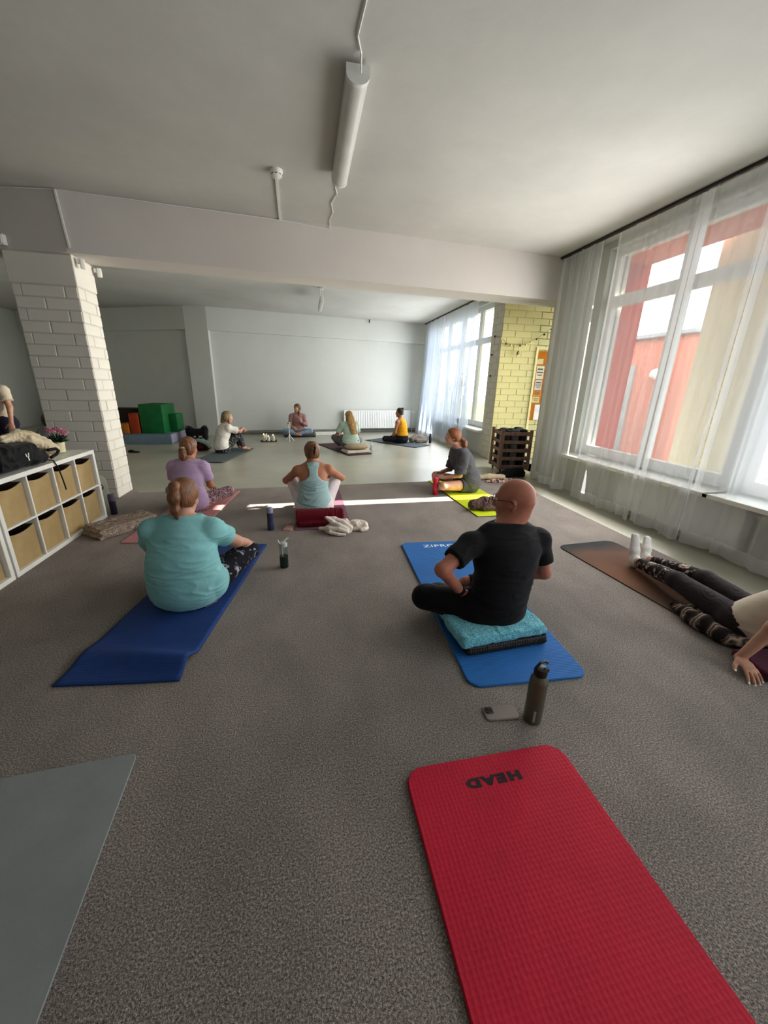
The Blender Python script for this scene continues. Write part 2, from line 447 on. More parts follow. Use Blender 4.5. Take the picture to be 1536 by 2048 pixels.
# ------------------------------------------------------------------ curtains and rails
def curtain(label, y0, y1, x=3.77, z0=0.03, z1=3.29, folds=9, amp=0.035, seed=1, sway=0.0, group='sheer window curtains', tie=None, voile=None):
    rnd = np.random.RandomState(seed)
    n = folds * 14 + 1; rows = 26
    t = np.linspace(0, 1, n); s = np.linspace(0, 1, rows)
    ph = rnd.uniform(0, 6.28, 6); fr = rnd.uniform(0.6, 1.5, 6)
    T, S = np.meshgrid(t, s)
    warp = T * folds + 0.35 * np.sin(2 * PI * T * 2.3 + ph[0]) + 0.25 * np.sin(2 * PI * T * 4.1 + ph[1]) + 0.10 * (1 - S) * np.sin(2 * PI * T * 3 + ph[2])
    prof = np.sin(2 * PI * warp) + 0.35 * np.sin(4 * PI * warp + 1.0)
    A = amp * (0.75 + 0.5 * np.sin(2 * PI * T * 1.7 + ph[3]) ** 2) * (0.55 + 0.6 * (1 - S))
    X = A * prof + 0.02 * (1 - S) * np.sin(2 * PI * T * 1.1 + ph[4]) - sway * (1 - S) ** 2
    Y = y0 + (y1 - y0) * T + 0.012 * np.sin(2 * PI * warp + 0.7)
    if tie: Y = Y + tie * np.sin(PI * S) * (0.5 - T) * 2
    Z = z0 + (z1 - z0) * S + 0.012 * (1 - S) * np.sin(2 * PI * T * 2.0 + ph[5])
    cy = (y0 + y1) / 2
    V = np.stack([X, Y - cy, Z], -1).reshape(-1, 3)
    def faces(r0, r1, c0, c1):
        i = np.arange(r0, r1)[:, None] * n + np.arange(c0, c1)[None, :]
        return np.stack([i, i + 1, i + n + 1, i + n], -1).reshape(-1, 4)
    o = thing('sheer_curtain', label, 'curtain', (x, cy, 0), 0, group)
    def sub(F):
        u, inv = np.unique(F, return_inverse=True); return V[u], inv.reshape(F.shape)
    put('voile', np_mesh('voile', *sub(faces(1, rows - 1, 3, n - 4))), voile or M_SHEER, o)
    put('hem', np_mesh('hem', *sub(faces(0, 1, 0, n - 1))), M_HEM, o)
    put('header_tape', np_mesh('header_tape', *sub(faces(rows - 2, rows - 1, 0, n - 1))), M_HEM, o)
    put('side_hem', np_mesh('side_hem', *sub(faces(1, rows - 2, 0, 3))), M_HEM, o)
    put('side_hem', np_mesh('side_hem', *sub(faces(1, rows - 2, n - 4, n - 1))), M_HEM, o)
    return o
curtain('sheer white curtain beside the brick pillar, left part of the near window', 5.04, 5.82, folds=6, amp=0.035, seed=2)
curtain('sheer white curtain in front of the near window with the white handles', 3.70, 4.79, folds=5, amp=0.022, seed=3, sway=0.02)
curtain('narrow sheer white curtain behind the reclining woman\'s feet', 3.02, 3.66, x=3.74, folds=2, amp=0.02, seed=4)
curtain('sheer white curtain at the right picture edge behind the reclining woman', 1.75, 3.06, x=3.79, folds=4, amp=0.025, seed=5)
curtain('sheer white curtain beside the camera, right of the reclining woman', 0.2, 1.72, folds=6, amp=0.03, seed=6)
curtain('sheer white curtain behind the camera at the back of the room', -2.8, 0.15, folds=11, amp=0.03, seed=7)
curtain('gathered sheer curtain in the far corner beside the far radiator', 10.9, 12.55, folds=10, amp=0.06, seed=8, sway=0.15, voile=M_SHEERB)
curtain('sheer curtain of the far window hanging behind the woman in the grey shirt', 8.80, 10.95, folds=13, amp=0.045, seed=9, sway=0.05, voile=M_SHEERB)
def rail(name, label, y0, y1):
    o = MB().box((0, 0, 0), (0.05, y1 - y0, 0.028), bevel=0.004).obj(name, M_DARKRAIL, None, (3.77, (y0 + y1) / 2, CZ - 0.014))
    return tag(o, label, 'curtain rail')
rail('curtain_rail', 'dark ceiling curtain rail over the near window', -2.9, 5.92)
rail('curtain_rail', 'dark ceiling curtain rail over the far window', 8.3, 12.75)

# ------------------------------------------------------------------ radiators
def radiator(label, loc, rz, W, H, fins, valve_side=1):
    o = thing('radiator', label, 'radiator', loc, rz)
    n = fins * 6 + 1; xs = np.linspace(-W / 2, W / 2, n); d = -0.05 - 0.010 * (0.5 + 0.5 * np.cos(np.linspace(0, 2 * PI * fins, n)) ) ** 0.6
    V = []; F = []
    for x, y in zip(xs, d):
        V += [(x, y, 0.02), (x, y, H - 0.02), (x, 0.05, 0.02), (x, 0.05, H - 0.02)]
    for i in range(n - 1):
        a = 4 * i
        F += [(a, a + 4, a + 5, a + 1), (a + 2, a + 3, a + 7, a + 6)]
    put('front_panel', np_mesh('front_panel', np.array(V), np.array(F), False), M_RAD, o)
    MB().box((0, 0, H - 0.012), (W + 0.02, 0.125, 0.03), bevel=0.004).obj('top_grille', M_RAD, o)
    MB().box((0, 0, 0.012), (W, 0.11, 0.03), bevel=0.004).obj('bottom_rail', M_RAD, o)
    for s in (-1, 1): MB().box((s * W / 2, 0, H / 2), (0.02, 0.12, H - 0.02), bevel=0.004).obj('side_cover', M_RAD, o)
    s = valve_side
    MB().cyl((s * (W / 2 + 0.01), 0, H - 0.06), (s * (W / 2 + 0.10), 0, H - 0.06), 0.012).cyl((s * (W / 2 + 0.10), 0, H - 0.03), (s * (W / 2 + 0.10), 0, -loc[2] + 0.02), 0.009).obj('pipe', M_RAD, o)
    MB().cyl((s * (W / 2 + 0.09), 0, H - 0.06), (s * (W / 2 + 0.16), 0, H - 0.06), 0.022, 0.026).obj('valve', M_WHITE, o)
    return o
radiator('long white panel radiator under the far wall, behind the woman in yellow', (2.30, 12.66, 0.14), 8.7, 2.25, 0.56, 38)
radiator('white panel radiator on the far left wall behind the shelf', (-7.15, 14.12, 0.10), -27, 1.9, 0.62, 34)
radiator('white radiator under the near window, seen through the curtain', (3.92, 3.35, 0.10), 90, 1.5, 0.42, 30, -1)
radiator('second white radiator under the window, nearer the camera', (3.92, 1.5, 0.10), 90, 1.5, 0.42, 30, -1)
tag(MB().tube([(-2.3, 12.02, 0.10), (0.9, 12.50, 0.10), (3.9, 12.96, 0.10)], 0.014).tube([(-2.3, 12.02, 0.05), (0.9, 12.50, 0.05), (3.9, 12.96, 0.05)], 0.014).obj('heating_pipe', simple('grey_pipe', (120, 122, 116), 0.5)), 'grey heating pipes along the foot of the far wall', 'pipe')

# ------------------------------------------------------------------ ceiling fittings
lamp = thing('ceiling_lamp', 'long white tube lamp on the near ceiling', 'lamp', (0.386, 3.66, CZ), 0)
prof = [(math.cos(a) * 0.068, -0.062 + math.sin(a) * 0.052) for a in np.linspace(-PI, 0, 15)] + [(0.068, -0.02), (-0.068, -0.02)]
def extrude_y(prof, y0, y1):
    mb = MB(); A = [mb.bm.verts.new((x, y0, z)) for x, z in prof]; B = [mb.bm.verts.new((x, y1, z)) for x, z in prof]
    n = len(prof)
    for i in range(n):
        j = (i + 1) % n; mb.bm.faces.new((A[i], A[j], B[j], B[i]))
    mb.bm.faces.new(A); mb.bm.faces.new(B); return mb
extrude_y(prof, -0.64, 0.64).obj('diffuser', M_LAMP, lamp, smooth=True, angle=35)
prof2 = [(x * 1.06, z * 1.03) for x, z in prof]
for y in (-0.65, 0.65): extrude_y(prof2, y - 0.016, y + 0.016).obj('end_cap', M_UPVC, lamp, smooth=True, angle=35)
MB().box((0, 0, -0.012), (0.10, 1.2, 0.024)).obj('mounting_plate', M_UPVC, lamp)
def cable(name, label, pts, r=0.006):
    b = pts[0]
    return tag(MB().tube([Vector(p) - Vector(b) for p in pts], r, 6).obj(name, M_UPVC, None, b, smooth=True), label, 'cable')
cable('lamp_cable', 'white cable running along the ceiling towards the camera from the lamp', [(0.40, 2.98, 3.26), (0.395, 2.93, 3.318), (0.36, 2.82, 3.322), (0.375, 2.6, 3.322), (0.36, 2.4, 3.322), (0.39, 1.5, 3.322)])
cable('lamp_cable', 'wavy white cable clipped between the lamp and the beam', [(0.40, 4.33, 3.27), (0.385, 4.40, 3.318), (0.36, 4.55, 3.322), (0.395, 4.72, 3.322), (0.35, 4.95, 3.322), (0.385, 5.18, 3.322), (0.36, 5.4, 3.322), (0.375, 5.585, 3.322), (0.375, 5.592, 3.28)], 0.005)
sd = thing('smoke_detector', 'round white smoke detector on the near ceiling', 'detector', (-0.18, 4.42, CZ))
MB().lathe([(0.058, 0.0), (0.058, -0.018), (0.050, -0.03)]).obj('base', M_UPVC, sd, smooth=True)
MB().lathe([(0.05, -0.03), (0.05, -0.045), (0.036, -0.058), (0.0, -0.06)]).obj('sensor_head', M_WHITE, sd, smooth=True)
for k in range(8):
    a = k * PI / 4; MB().box((0.047 * math.cos(a), 0.047 * math.sin(a), -0.038), (0.008, 0.02, 0.006), rz=a).obj('vent_slot', M_BLACK, sd)
tag(MB().box((0, 0, 0), (0.022, 1.10, 0.016)).obj('cable_trunking', M_UPVC, None, (-0.20, 5.02, CZ - 0.008), (0, 0, 0.022)), 'white cable trunking from the smoke detector to the beam', 'trunking')
cable('beam_cable', 'thin grey cable along the top edge of the beam', [(-3.05, 5.445, 3.315), (-2.43, 5.352, 3.318), (-1.3, 5.45, 3.318), (-0.2, 5.546, 3.316), (0.375, 5.596, 3.29)], 0.004)
tag(MB().box((0, 0, 0), (0.018, 0.014, 0.52)).obj('wall_conduit', M_UPVC, None, (-2.425, 5.352, 3.06), (0, -0.06, 0)), 'vertical white conduit on the beam above the brick pillar', 'conduit')
for i, (y, lb) in enumerate(((5.47, 'small white motion sensor at the front top of the brick pillar'), (5.85, 'small white motion sensor at the rear top corner of the brick pillar'))):
    s = thing('motion_sensor', lb, 'sensor', (-2.415, y, 2.66), 25)
    MB().box((0.004, 0, 0.05), (0.03, 0.04, 0.05), bevel=0.006).obj('bracket', M_UPVC, s)
    MB().box((0.045, 0, 0.03), (0.05, 0.06, 0.10), bevel=0.014, seg=2).obj('housing', M_WHITE, s)
jb = thing('junction_box', 'white junction box on the beam at the left picture edge', 'box', (-3.09, 5.44, 2.80), -9)
MB().box((0, 0, 0.05), (0.11, 0.05, 0.10), bevel=0.006).obj('housing', M_UPVC, jb)
MB().box((0, -0.028, 0.05), (0.085, 0.008, 0.075), bevel=0.003).obj('cover', M_WHITE, jb)
fl2 = thing('hanging_lamp', 'small white lamp hanging in the far room', 'lamp', (0.40, 8.9, CZ))
MB().box((0, 0, -0.02), (0.09, 0.09, 0.04), bevel=0.01).obj('ceiling_rose', M_UPVC, fl2)
MB().tube([(-0.02, 0, -0.03), (-0.02, 0.0, -0.2)], 0.006).tube([(0.02, 0, -0.03), (0.02, 0, -0.2)], 0.006).obj('hanger', M_UPVC, fl2)
MB().box((0, 0.35, -0.25), (0.075, 1.1, 0.12), bevel=0.02, seg=2).obj('diffuser', M_LAMP, fl2)
tag(MB().box((0, 0, 0), (0.03, 0.03, 0.09), bevel=0.006).obj('ceiling_hook', M_BLACK, None, (1.97, 12.55, CZ - 0.045)), 'small dark hook on the far ceiling', 'hook')

# ------------------------------------------------------------------ outside the windows
ext = []
def outside(name, label, cat, mb, mat, loc=(0, 0, 0)):
    return tag(mb.obj(name, mat, None, loc), label, cat)
struct(MB().box((20, 4, -0.25), (32, 70, 0.1)).obj('outdoor_paving', M_PAVE))
outside('entrance_canopy', 'red pebbledash canopy over the pavement outside the near window', 'canopy', MB().box((4.78, 4.0, 3.50), (1.05, 3.9, 0.30)), M_REDSPECK)
outside('porch_wall', 'smooth red outer wall of the entrance porch outside the near window', 'wall', MB().box((4.80, 5.985, 1.62), (1.10, 0.11, 3.7), bevel=0.01), M_RED)
outside('canopy_pier', 'cream pebbledash pier supporting the canopy outside the near window', 'pier', MB().box((5.56, 4.36, 1.75), (0.30, 1.08, 4.0), bevel=0.01), M_CREAM)
garage = thing('red_outbuilding', 'low red pebbledash outbuilding across the yard', 'building', (8.6, 9.6, -0.2), 0)
MB().box((0.0, 0, 1.40), (2.4, 5.6, 2.80), bevel=0.02).obj('wall', M_REDSPECK, garage)
MB().box((-1.215, -1.0, 1.15), (0.05, 1.1, 2.2), bevel=0.01).obj('door', simple('grey_glazed_door', (150, 150, 150), 0.3), garage)
MB().box((0, 0, 2.83), (2.6, 5.8, 0.08), bevel=0.01).obj('roof_edge', M_GREYB, garage)
MB().ball((-1.28, -2.2, 2.05), 0.11).obj('globe_light', M_WHITE, garage)
def building(name, label, x, y0, y1, h):
    o = thing(name, label, 'building', (x, (y0 + y1) / 2, -0.2)); W = y1 - y0
    MB().box((0, 0, h / 2), (1.5, W, h)).obj('wall', M_GREYB, o)
    k = 0
    nW = max(1, int(W / 3))
    for i in range(nW):
        for zz in (2.0, 4.6):
            y = -W / 2 + (i + 0.5) * W / nW
            f = MB().box((-0.76, y, zz), (0.06, 1.3, 1.4), bevel=0.01).obj('window', M_UPVC, o)
            MB().box((-0.80, y, zz), (0.02, 1.1, 1.2)).obj('pane', simple('dark_pane', (60, 66, 74), 0.1, 0.5, var=0) if 'dark_pane' not in bpy.data.materials else bpy.data.materials['dark_pane'], f)
building('sun_block_building', 'added grey building blocking the sun beyond the yard, right of the near window', 14.5, -28.0, 4.45, 9.0)  # both buildings added to hold the sun to one narrow strip
building('sun_block_building', 'added grey building blocking the sun beyond the yard, behind the entrance porch', 14.5, 5.5, 12.6, 9.0)
lawn = Mat('lawn_green', (90, 120, 50), 0.95, 0.1); lawn.color(lawn.ramp(lawn.noise(6), [(0.3, (84, 112, 46)), (0.7, (130, 150, 80))]))
outside('lawn', 'sunlit green lawn seen through the far window', 'lawn', MB().box((13, 30, -0.16), (16, 24, 0.08)), lawn.m)

# ================================================================== soft bodies: signed-distance modelling
def unit(v):
    v = np.asarray(v, float); return v / max(np.linalg.norm(v), 1e-9)

class SDF:
    """smooth union of shapes on a grid, turned into one continuous quad mesh (surface nets)"""
    def __init__(s, h): s.h = h; s.pr = []; s.cuts = []
    def cone(s, a, b, ra, rb, k=0.02, fa=False, fb=False, sub=False):
        a = np.array(a, float); b = np.array(b, float); m = max(ra, rb)
        ba = b - a; L2 = max(ba @ ba, 1e-9); d = ba / math.sqrt(L2)
        def f(P):
            q = P - a; t = np.clip((q @ ba) / L2, 0, 1)
            r = np.linalg.norm(q - t[..., None] * ba, axis=-1) - (ra + t * (rb - ra))
            if fb: r = np.maximum(r, (P - b) @ d)
            if fa: r = np.maximum(r, -(q @ d))
            return r
        s.pr.append((f, np.minimum(a, b) - m, np.maximum(a, b) + m, k, sub)); return s
    def chain(s, pts, rs, k=0.02, **kw):
        for i in range(len(pts) - 1): s.cone(pts[i], pts[i + 1], rs[i], rs[i + 1], k, **kw)
        return s
    def ell(s, c, r, ax=None, k=0.02, sub=False):
        c = np.array(c, float); r = np.array(r, float); ax = np.eye(3) if ax is None else np.array(ax, float)
        def f(P):
            q = (P - c) @ ax.T
            k0 = np.linalg.norm(q / r, axis=-1); k1 = np.linalg.norm(q / r ** 2, axis=-1)
            return np.where(k0 < 0.05, -r.min(), k0 * (k0 - 1) / np.maximum(k1, 1e-6))
        ext = np.sqrt(((ax * r[:, None]) ** 2).sum(0))
        s.pr.append((f, c - ext, c + ext, k, sub)); return s
    def eseg(s, a, b, side, wd0, wd1, k=0.03, fa=False, fb=False):
        a = np.array(a, float); b = np.array(b, float); ba = b - a; L2 = max(ba @ ba, 1e-9); d = ba / math.sqrt(L2)
        side = np.array(side, float); side = unit(side - d * (side @ d)); dep = np.cross(d, side)
        m = max(wd0 + wd1)
        def f(P):
            q = P - a; t = np.clip((q @ ba) / L2, 0, 1); q = q - t[..., None] * ba
            w = wd0[0] + t * (wd1[0] - wd0[0]); e = wd0[1] + t * (wd1[1] - wd0[1]); mn = np.minimum(w, e)
            u = q @ side; v = q @ dep; z = q @ d
            k0 = np.sqrt((u / w) ** 2 + (v / e) ** 2 + (z / mn) ** 2); k1 = np.sqrt((u / w ** 2) ** 2 + (v / e ** 2) ** 2 + (z / mn ** 2) ** 2)
            r = np.where(k0 < 0.05, -mn, k0 * (k0 - 1) / np.maximum(k1, 1e-6))
            if fb: r = np.maximum(r, (P - b) @ d)
            if fa: r = np.maximum(r, -((P - a) @ d))
            return r
        s.pr.append((f, np.minimum(a, b) - m, np.maximum(a, b) + m, k, False)); return s
    def box(s, c, half, ax=None, r=0.02, k=0.02, sub=False):
        c = np.array(c, float); half = np.array(half, float); ax = np.eye(3) if ax is None else np.array(ax, float)
        def f(P):
            q = np.abs((P - c) @ ax.T) - (half - r)
            return np.linalg.norm(np.maximum(q, 0), axis=-1) + np.minimum(q.max(-1), 0) - r
        ext = np.abs(ax.T) @ half
        s.pr.append((f, c - ext, c + ext, k, sub)); return s
    def cut(s, pt, n):          # keep the side the normal points away from
        pt = np.array(pt, float); n = unit(n); s.cuts.append(lambda P: (P - pt) @ n); return s
    def cutf(s, f): s.cuts.append(f); return s
    def mesh(s, disp=None, smooth=1):
        h = s.h
        lo = np.min([p[1] for p in s.pr if not p[4]], 0) - 3 * h; hi = np.max([p[2] for p in s.pr if not p[4]], 0) + 3 * h
        n = np.ceil((hi - lo) / h).astype(int) + 1
        D = np.full(n, 1.0, np.float32)
        for f, a, b, k, sub in s.pr:
            i0 = np.clip(np.floor((a - k - 2 * h - lo) / h).astype(int), 0, n); i1 = np.clip(np.ceil((b + k + 2 * h - lo) / h).astype(int) + 1, 0, n)
            if (i1 <= i0).any(): continue
            g = np.stack(np.meshgrid(*[lo[j] + h * np.arange(i0[j], i1[j]) for j in range(3)], indexing='ij'), -1)
            sl = tuple(slice(i0[j], i1[j]) for j in range(3)); A = D[sl]; B = f(g)
            if sub:
                hh = np.maximum(k - np.abs(A + B), 0) / k; D[sl] = np.maximum(A, -B) + hh * hh * k / 4
            else:
                hh = np.maximum(k - np.abs(A - B), 0) / k; D[sl] = np.minimum(A, B) - hh * hh * k / 4
        if s.cuts:
            idx = np.argwhere(D < 4 * h); P = lo + h * idx
            for c in s.cuts:
                v = D[tuple(idx.T)]; D[tuple(idx.T)] = np.maximum(v, c(P))
        V, F = nets(D, lo, h)
        if smooth: V = relax(V, F, smooth)
        if disp is not None: V = V + normals(V, F) * disp(V)[:, None]
        return V, F

def nets(D, lo, h):
    ins = D < 0
    c = [ins[i:D.shape[0] - 1 + i, j:D.shape[1] - 1 + j, k:D.shape[2] - 1 + k] for i in (0, 1) for j in (0, 1) for k in (0, 1)]
    cnt = sum(x.astype(np.int8) for x in c); act = (cnt > 0) & (cnt < 8)
    ids = np.argwhere(act); N = len(ids)
    index = np.full(act.shape, -1, np.int32); index[act] = np.arange(N)
    offs = np.array([(i, j, k) for i in (0, 1) for j in (0, 1) for k in (0, 1)])
    val = np.stack([D[tuple((ids + o).T)] for o in offs], 1)
    acc = np.zeros((N, 3)); w = np.zeros(N)
    for a in range(8):
        for b in range(a + 1, 8):
            if np.abs(offs[a] - offs[b]).sum() == 1:
                va, vb = val[:, a], val[:, b]; m = (va < 0) != (vb < 0)
                t = np.where(m, va / np.where(m, va - vb, 1), 0)
                acc += m[:, None] * (offs[a] + t[:, None] * (offs[b] - offs[a])); w += m
    V = lo + h * (ids + acc / w[:, None])
    Q = []
    for ax in range(3):
        u, v = (ax + 1) % 3, (ax + 2) % 3
        s0 = [slice(None)] * 3; s1 = [slice(None)] * 3
        s0[ax] = slice(0, -1); s1[ax] = slice(1, None)
        A = ins[tuple(s0)]; B = ins[tuple(s1)]
        e = np.argwhere(A != B); e = e[(e[:, u] > 0) & (e[:, v] > 0) & (e[:, u] < act.shape[u]) & (e[:, v] < act.shape[v])]
        if not len(e): continue
        fl_ = A[tuple(e.T)]
        du = np.zeros(3, int); du[u] = 1; dv = np.zeros(3, int); dv[v] = 1
        q = np.stack([index[tuple((e - du - dv).T)], index[tuple((e - dv).T)], index[tuple(e.T)], index[tuple((e - du).T)]], 1)
        q[~fl_] = q[~fl_][:, ::-1]; Q.append(q)
    return V, np.concatenate(Q)

def relax(V, F, it):
    for _ in range(it):
        S = np.zeros_like(V); c = np.zeros(len(V))
        for i in range(4):
            a = F[:, i]; b = F[:, (i + 1) % 4]
            for j in range(3):
                S[:, j] += np.bincount(a, V[b, j], len(V)) + np.bincount(b, V[a, j], len(V))
            c += np.bincount(a, minlength=len(V)) + np.bincount(b, minlength=len(V))
        V = 0.5 * V + 0.5 * S / np.maximum(c, 1)[:, None]
    return V

def normals(V, F):
    n = np.cross(V[F[:, 2]] - V[F[:, 0]], V[F[:, 3]] - V[F[:, 1]])
    N = np.zeros_like(V)
    for i in range(4):
        for j in range(3): N[:, j] += np.bincount(F[:, i], n[:, j], len(V))
    return N / np.maximum(np.linalg.norm(N, axis=1), 1e-9)[:, None]

def wob(seed, freq, n=7, stretch=(1, 1, 1)):
    r = np.random.RandomState(seed); K = r.normal(size=(n, 3)) * freq * np.array(stretch); ph = r.uniform(0, 6.28, n)
    return lambda P: np.sin(P @ K.T + ph).sum(1) / math.sqrt(n)

def folds(seed, amp, freq=18, stretch=(0.4, 0.4, 1.6)):
    """cloth creases: thin ridges following a warped field"""
    freq = freq * 2.6
    a = wob(seed, freq, 6, stretch); b = wob(seed + 50, freq * 0.30, 5)
    return lambda P: amp * (0.9 - 2.0 * np.abs(np.tanh(0.9 * a(P + 0.03 * b(P)[:, None])))) * (0.55 + 0.45 * np.clip(b(P), -1, 1))

def sdf_obj(name, S, mat, parent=None, loc=(0, 0, 0), rot=(0, 0, 0), disp=None, smooth=1):
    V, F = S.mesh(disp, smooth)
    return put(name, np_mesh(name, V, F), mat, parent, loc, rot)

# ------------------------------------------------------------------ people
def skin_mat(name, col):
    m = Mat(name, col, 0.55, 0.3)
    lo = (col[0] * 0.88, col[1] * 0.80, col[2] * 0.78)
    m.color(m.ramp(m.noise(9, 4), [(0.3, lo), (0.68, col)])); m.bump(m.noise(260, 3), 0.08, 0.001)
    m.p.inputs['Subsurface Weight'].default_value = 0.06; m.p.inputs['Subsurface Radius'].default_value = (0.01, 0.004, 0.002)
    m.p.inputs['Subsurface Scale'].default_value = 0.5
    return m.m
M_SKIN = skin_mat('skin_fair', (196, 150, 126)); M_SKINT = skin_mat('skin_tanned', (174, 120, 90))
def hair_mat(name, dark, light):
    m = Mat(name, dark, 0.42, 0.35)
    st = m.noise(1.0, 5, 0.6, vec=m.map((150, 150, 14))); big = m.noise(10, 3)
    m.color(m.ramp(m.math('ADD', m.math('MULTIPLY', st, 0.7), m.math('MULTIPLY', big, 0.3)), [(0.36, dark), (0.64, light)]))
    m.bump(st, 0.6, 0.006); return m.m
M_HBROWN = hair_mat('hair_brown', (58, 34, 20), (146, 94, 56)); M_HDARK = hair_mat('hair_dark', (24, 17, 14), (62, 44, 34))
M_HAUB = hair_mat('hair_auburn', (70, 36, 18), (156, 92, 46)); M_HBLOND = hair_mat('hair_blond', (108, 76, 38), (206, 166, 104))
M_HASH = hair_mat('hair_ash', (66, 54, 38), (150, 132, 96))
M_EYE = simple('eye_white', (230, 228, 224), 0.2, 0.5, var=0); M_IRIS = simple('iris_brown', (46, 30, 22), 0.2, 0.5, var=0)

def leggings(name, base, spots, scale=18, thr=0.55):
    m = Mat(name, base, 0.85, 0.12)
    a = m.noise(scale, 5, 0.65, dist=1.2); b = m.noise(scale * 2.6, 3, 0.6, dist=0.8)
    c1 = m.ramp(a, [(thr, base), (thr + 0.03, spots[0]), (thr + 0.10, spots[1])])
    m.color(m.mix(m.ramp(b, [(0.52, (0, 0, 0)), (0.6, (255, 255, 255))]), c1, base)); m.bump(m.noise(30, 3), 0.2, 0.006)
    return m.m

def frame_axes(yaw, pitch=0.0, roll=0.0):
    """head axes (right, forward, up) in the person's space; yaw>0 turns left, pitch>0 looks up"""
    m = Matrix.Rotation(math.radians(yaw), 3, 'Z') @ Matrix.Rotation(math.radians(pitch), 3, 'X') @ Matrix.Rotation(math.radians(roll), 3, 'Y')
    return np.array(m).T          # rows = axes

def hand(S, wr, d, n, thumb, curl=25, sc=1.0, k=0.006, spread=1.0):
    """palm + four fingers + thumb. d finger direction, n back-of-hand normal, thumb = side vector"""
    wr = np.array(wr, float); d = unit(d); n = np.array(n, float); n = unit(n - d * (n @ d)); l = np.cross(d, n)
    if l @ np.array(thumb) < 0: l = -l
    kn = wr + d * 0.088 * sc
    S.eseg(wr - d * 0.005, wr + d * 0.045 * sc, l, (0.026 * sc, 0.019 * sc), (0.037 * sc, 0.017 * sc), 0.012)
    S.eseg(wr + d * 0.045 * sc, kn, l, (0.037 * sc, 0.017 * sc), (0.040 * sc, 0.014 * sc), 0.012)
    tips = []
    for i, (off, L) in enumerate(((0.030, 0.074), (0.0105, 0.083), (-0.0095, 0.077), (-0.029, 0.060))):
        p = kn + l * off * sc - d * abs(off - 0.008) * 0.15; dd = unit(d + l * (off * 4.0 * spread)); c = math.radians(curl * (0.85 + 0.12 * i))
        for fr, r0, r1 in ((0.46, 0.0098, 0.0088), (0.30, 0.0088, 0.0080), (0.24, 0.0080, 0.0068)):
            ax = np.cross(dd, n); ax = unit(ax)
            dd = dd * math.cos(c) - n * math.sin(c); n2 = n * math.cos(c) + unit(np.cross(ax, n)) * 0
            q = p + unit(dd) * L * fr * sc; S.cone(p, q, max(r0 * sc, 0.8 * S.h), max(r1 * sc, 0.75 * S.h), k); p = q; dd = unit(dd)
        tips.append((p, dd, n))
    t0 = wr + d * 0.022 * sc + l * 0.026 * sc; td = unit(d * 0.62 + l * 0.70 - n * 0.28)
    t1 = t0 + td * 0.042 * sc; t2 = t1 + unit(td * 0.7 + d * 0.5) * 0.034 * sc
    S.cone(t0, t1, 0.0155 * sc, 0.0115 * sc, 0.012); S.cone(t1, t2, 0.0112 * sc, 0.0088 * sc, k)
    tips.append((t2, unit(t2 - t1), n))
    return tips

def head(S, c, ax, sc=1.0, male=False):
    c = np.array(c, float); R_, F_, U_ = ax
    P = lambda x, y, z: c + sc * (x * R_ + y * F_ + z * U_)
    e = lambda p, r, k=0.02, sub=False: S.ell(P(*p), np.array(r) * sc, ax, k, sub)
    e((0, -0.012, 0.028), (0.076, 0.098, 0.088), 0.02)
    e((0, 0.022, -0.03), (0.064, 0.072, 0.082), 0.03)
    e((0, 0.036, -0.070), (0.046, 0.052, 0.042), 0.03)
    e((0, 0.076, -0.100), (0.022, 0.018, 0.016), 0.02)
    e((0, 0.076, 0.028), (0.046, 0.020, 0.012), 0.02)
    for s in (-1, 1):
        e((s * 0.040, 0.062, -0.028), (0.022, 0.022, 0.020), 0.02)
        e((s * 0.031, 0.097, 0.006), (0.017, 0.014, 0.010), 0.012, True)
        e((s * 0.077, -0.012, -0.014), (0.009, 0.021, 0.033), 0.008)
        e((s * 0.083, -0.006, -0.006), (0.006, 0.010, 0.016), 0.006, True)
    S.cone(P(0, 0.088, 0.014), P(0, 0.110, -0.026), 0.008 * sc, 0.012 * sc, 0.014)
    for s in (-1, 1): e((s * 0.012, 0.099, -0.030), (0.009, 0.011, 0.008), 0.008)
    e((0, 0.090, -0.058), (0.023, 0.010, 0.006), 0.008); e((0, 0.088, -0.069), (0.020, 0.010, 0.007), 0.008)
    return P

def eyes(parent, P, ax, sc=1.0):
    for s in (-1, 1):
        c = P(s * 0.031, 0.078, 0.006)
        o = MB().ball((0, 0, 0), 0.0125 * sc).obj('eye', M_EYE, parent, tuple(c), smooth=True)
        MB().ball((0, 0, 0), (0.0062 * sc,) * 3).obj('iris', M_IRIS, o, tuple(ax[1] * 0.0085 * sc), smooth=True)

def hair_cap(H, P, ax, sc=1.0, thick=0.016, nape=-0.085, line=0.022, slope=0.55, puff=1.0):
    R_, F_, U_ = ax
    H.ell(P(0, -0.014, 0.030), (np.array((0.076, 0.098, 0.088)) + thick) * sc * puff, ax, 0.02)
    H.ell(P(0, -0.035, -0.030), (np.array((0.064, 0.058, 0.062)) + thick) * sc, ax, 0.03)
    c0 = P(0, 0, 0)
    def f(Q):
        q = (Q - c0) / sc; y = q @ F_; z = q @ U_; x = np.abs(q @ R_)
        return np.maximum(y - (line + slope * z - 0.15 * x), nape - z) * sc
    H.cutf(f)

TORSO_F = [(0.05, .160, .125), (0.12, .180, .142), (0.20, .160, .125), (0.29, .135, .105), (0.39, .143, .112), (0.47, .152, .105), (0.53, .140, .085), (0.575, .085, .062), (0.615, .052, .052)]

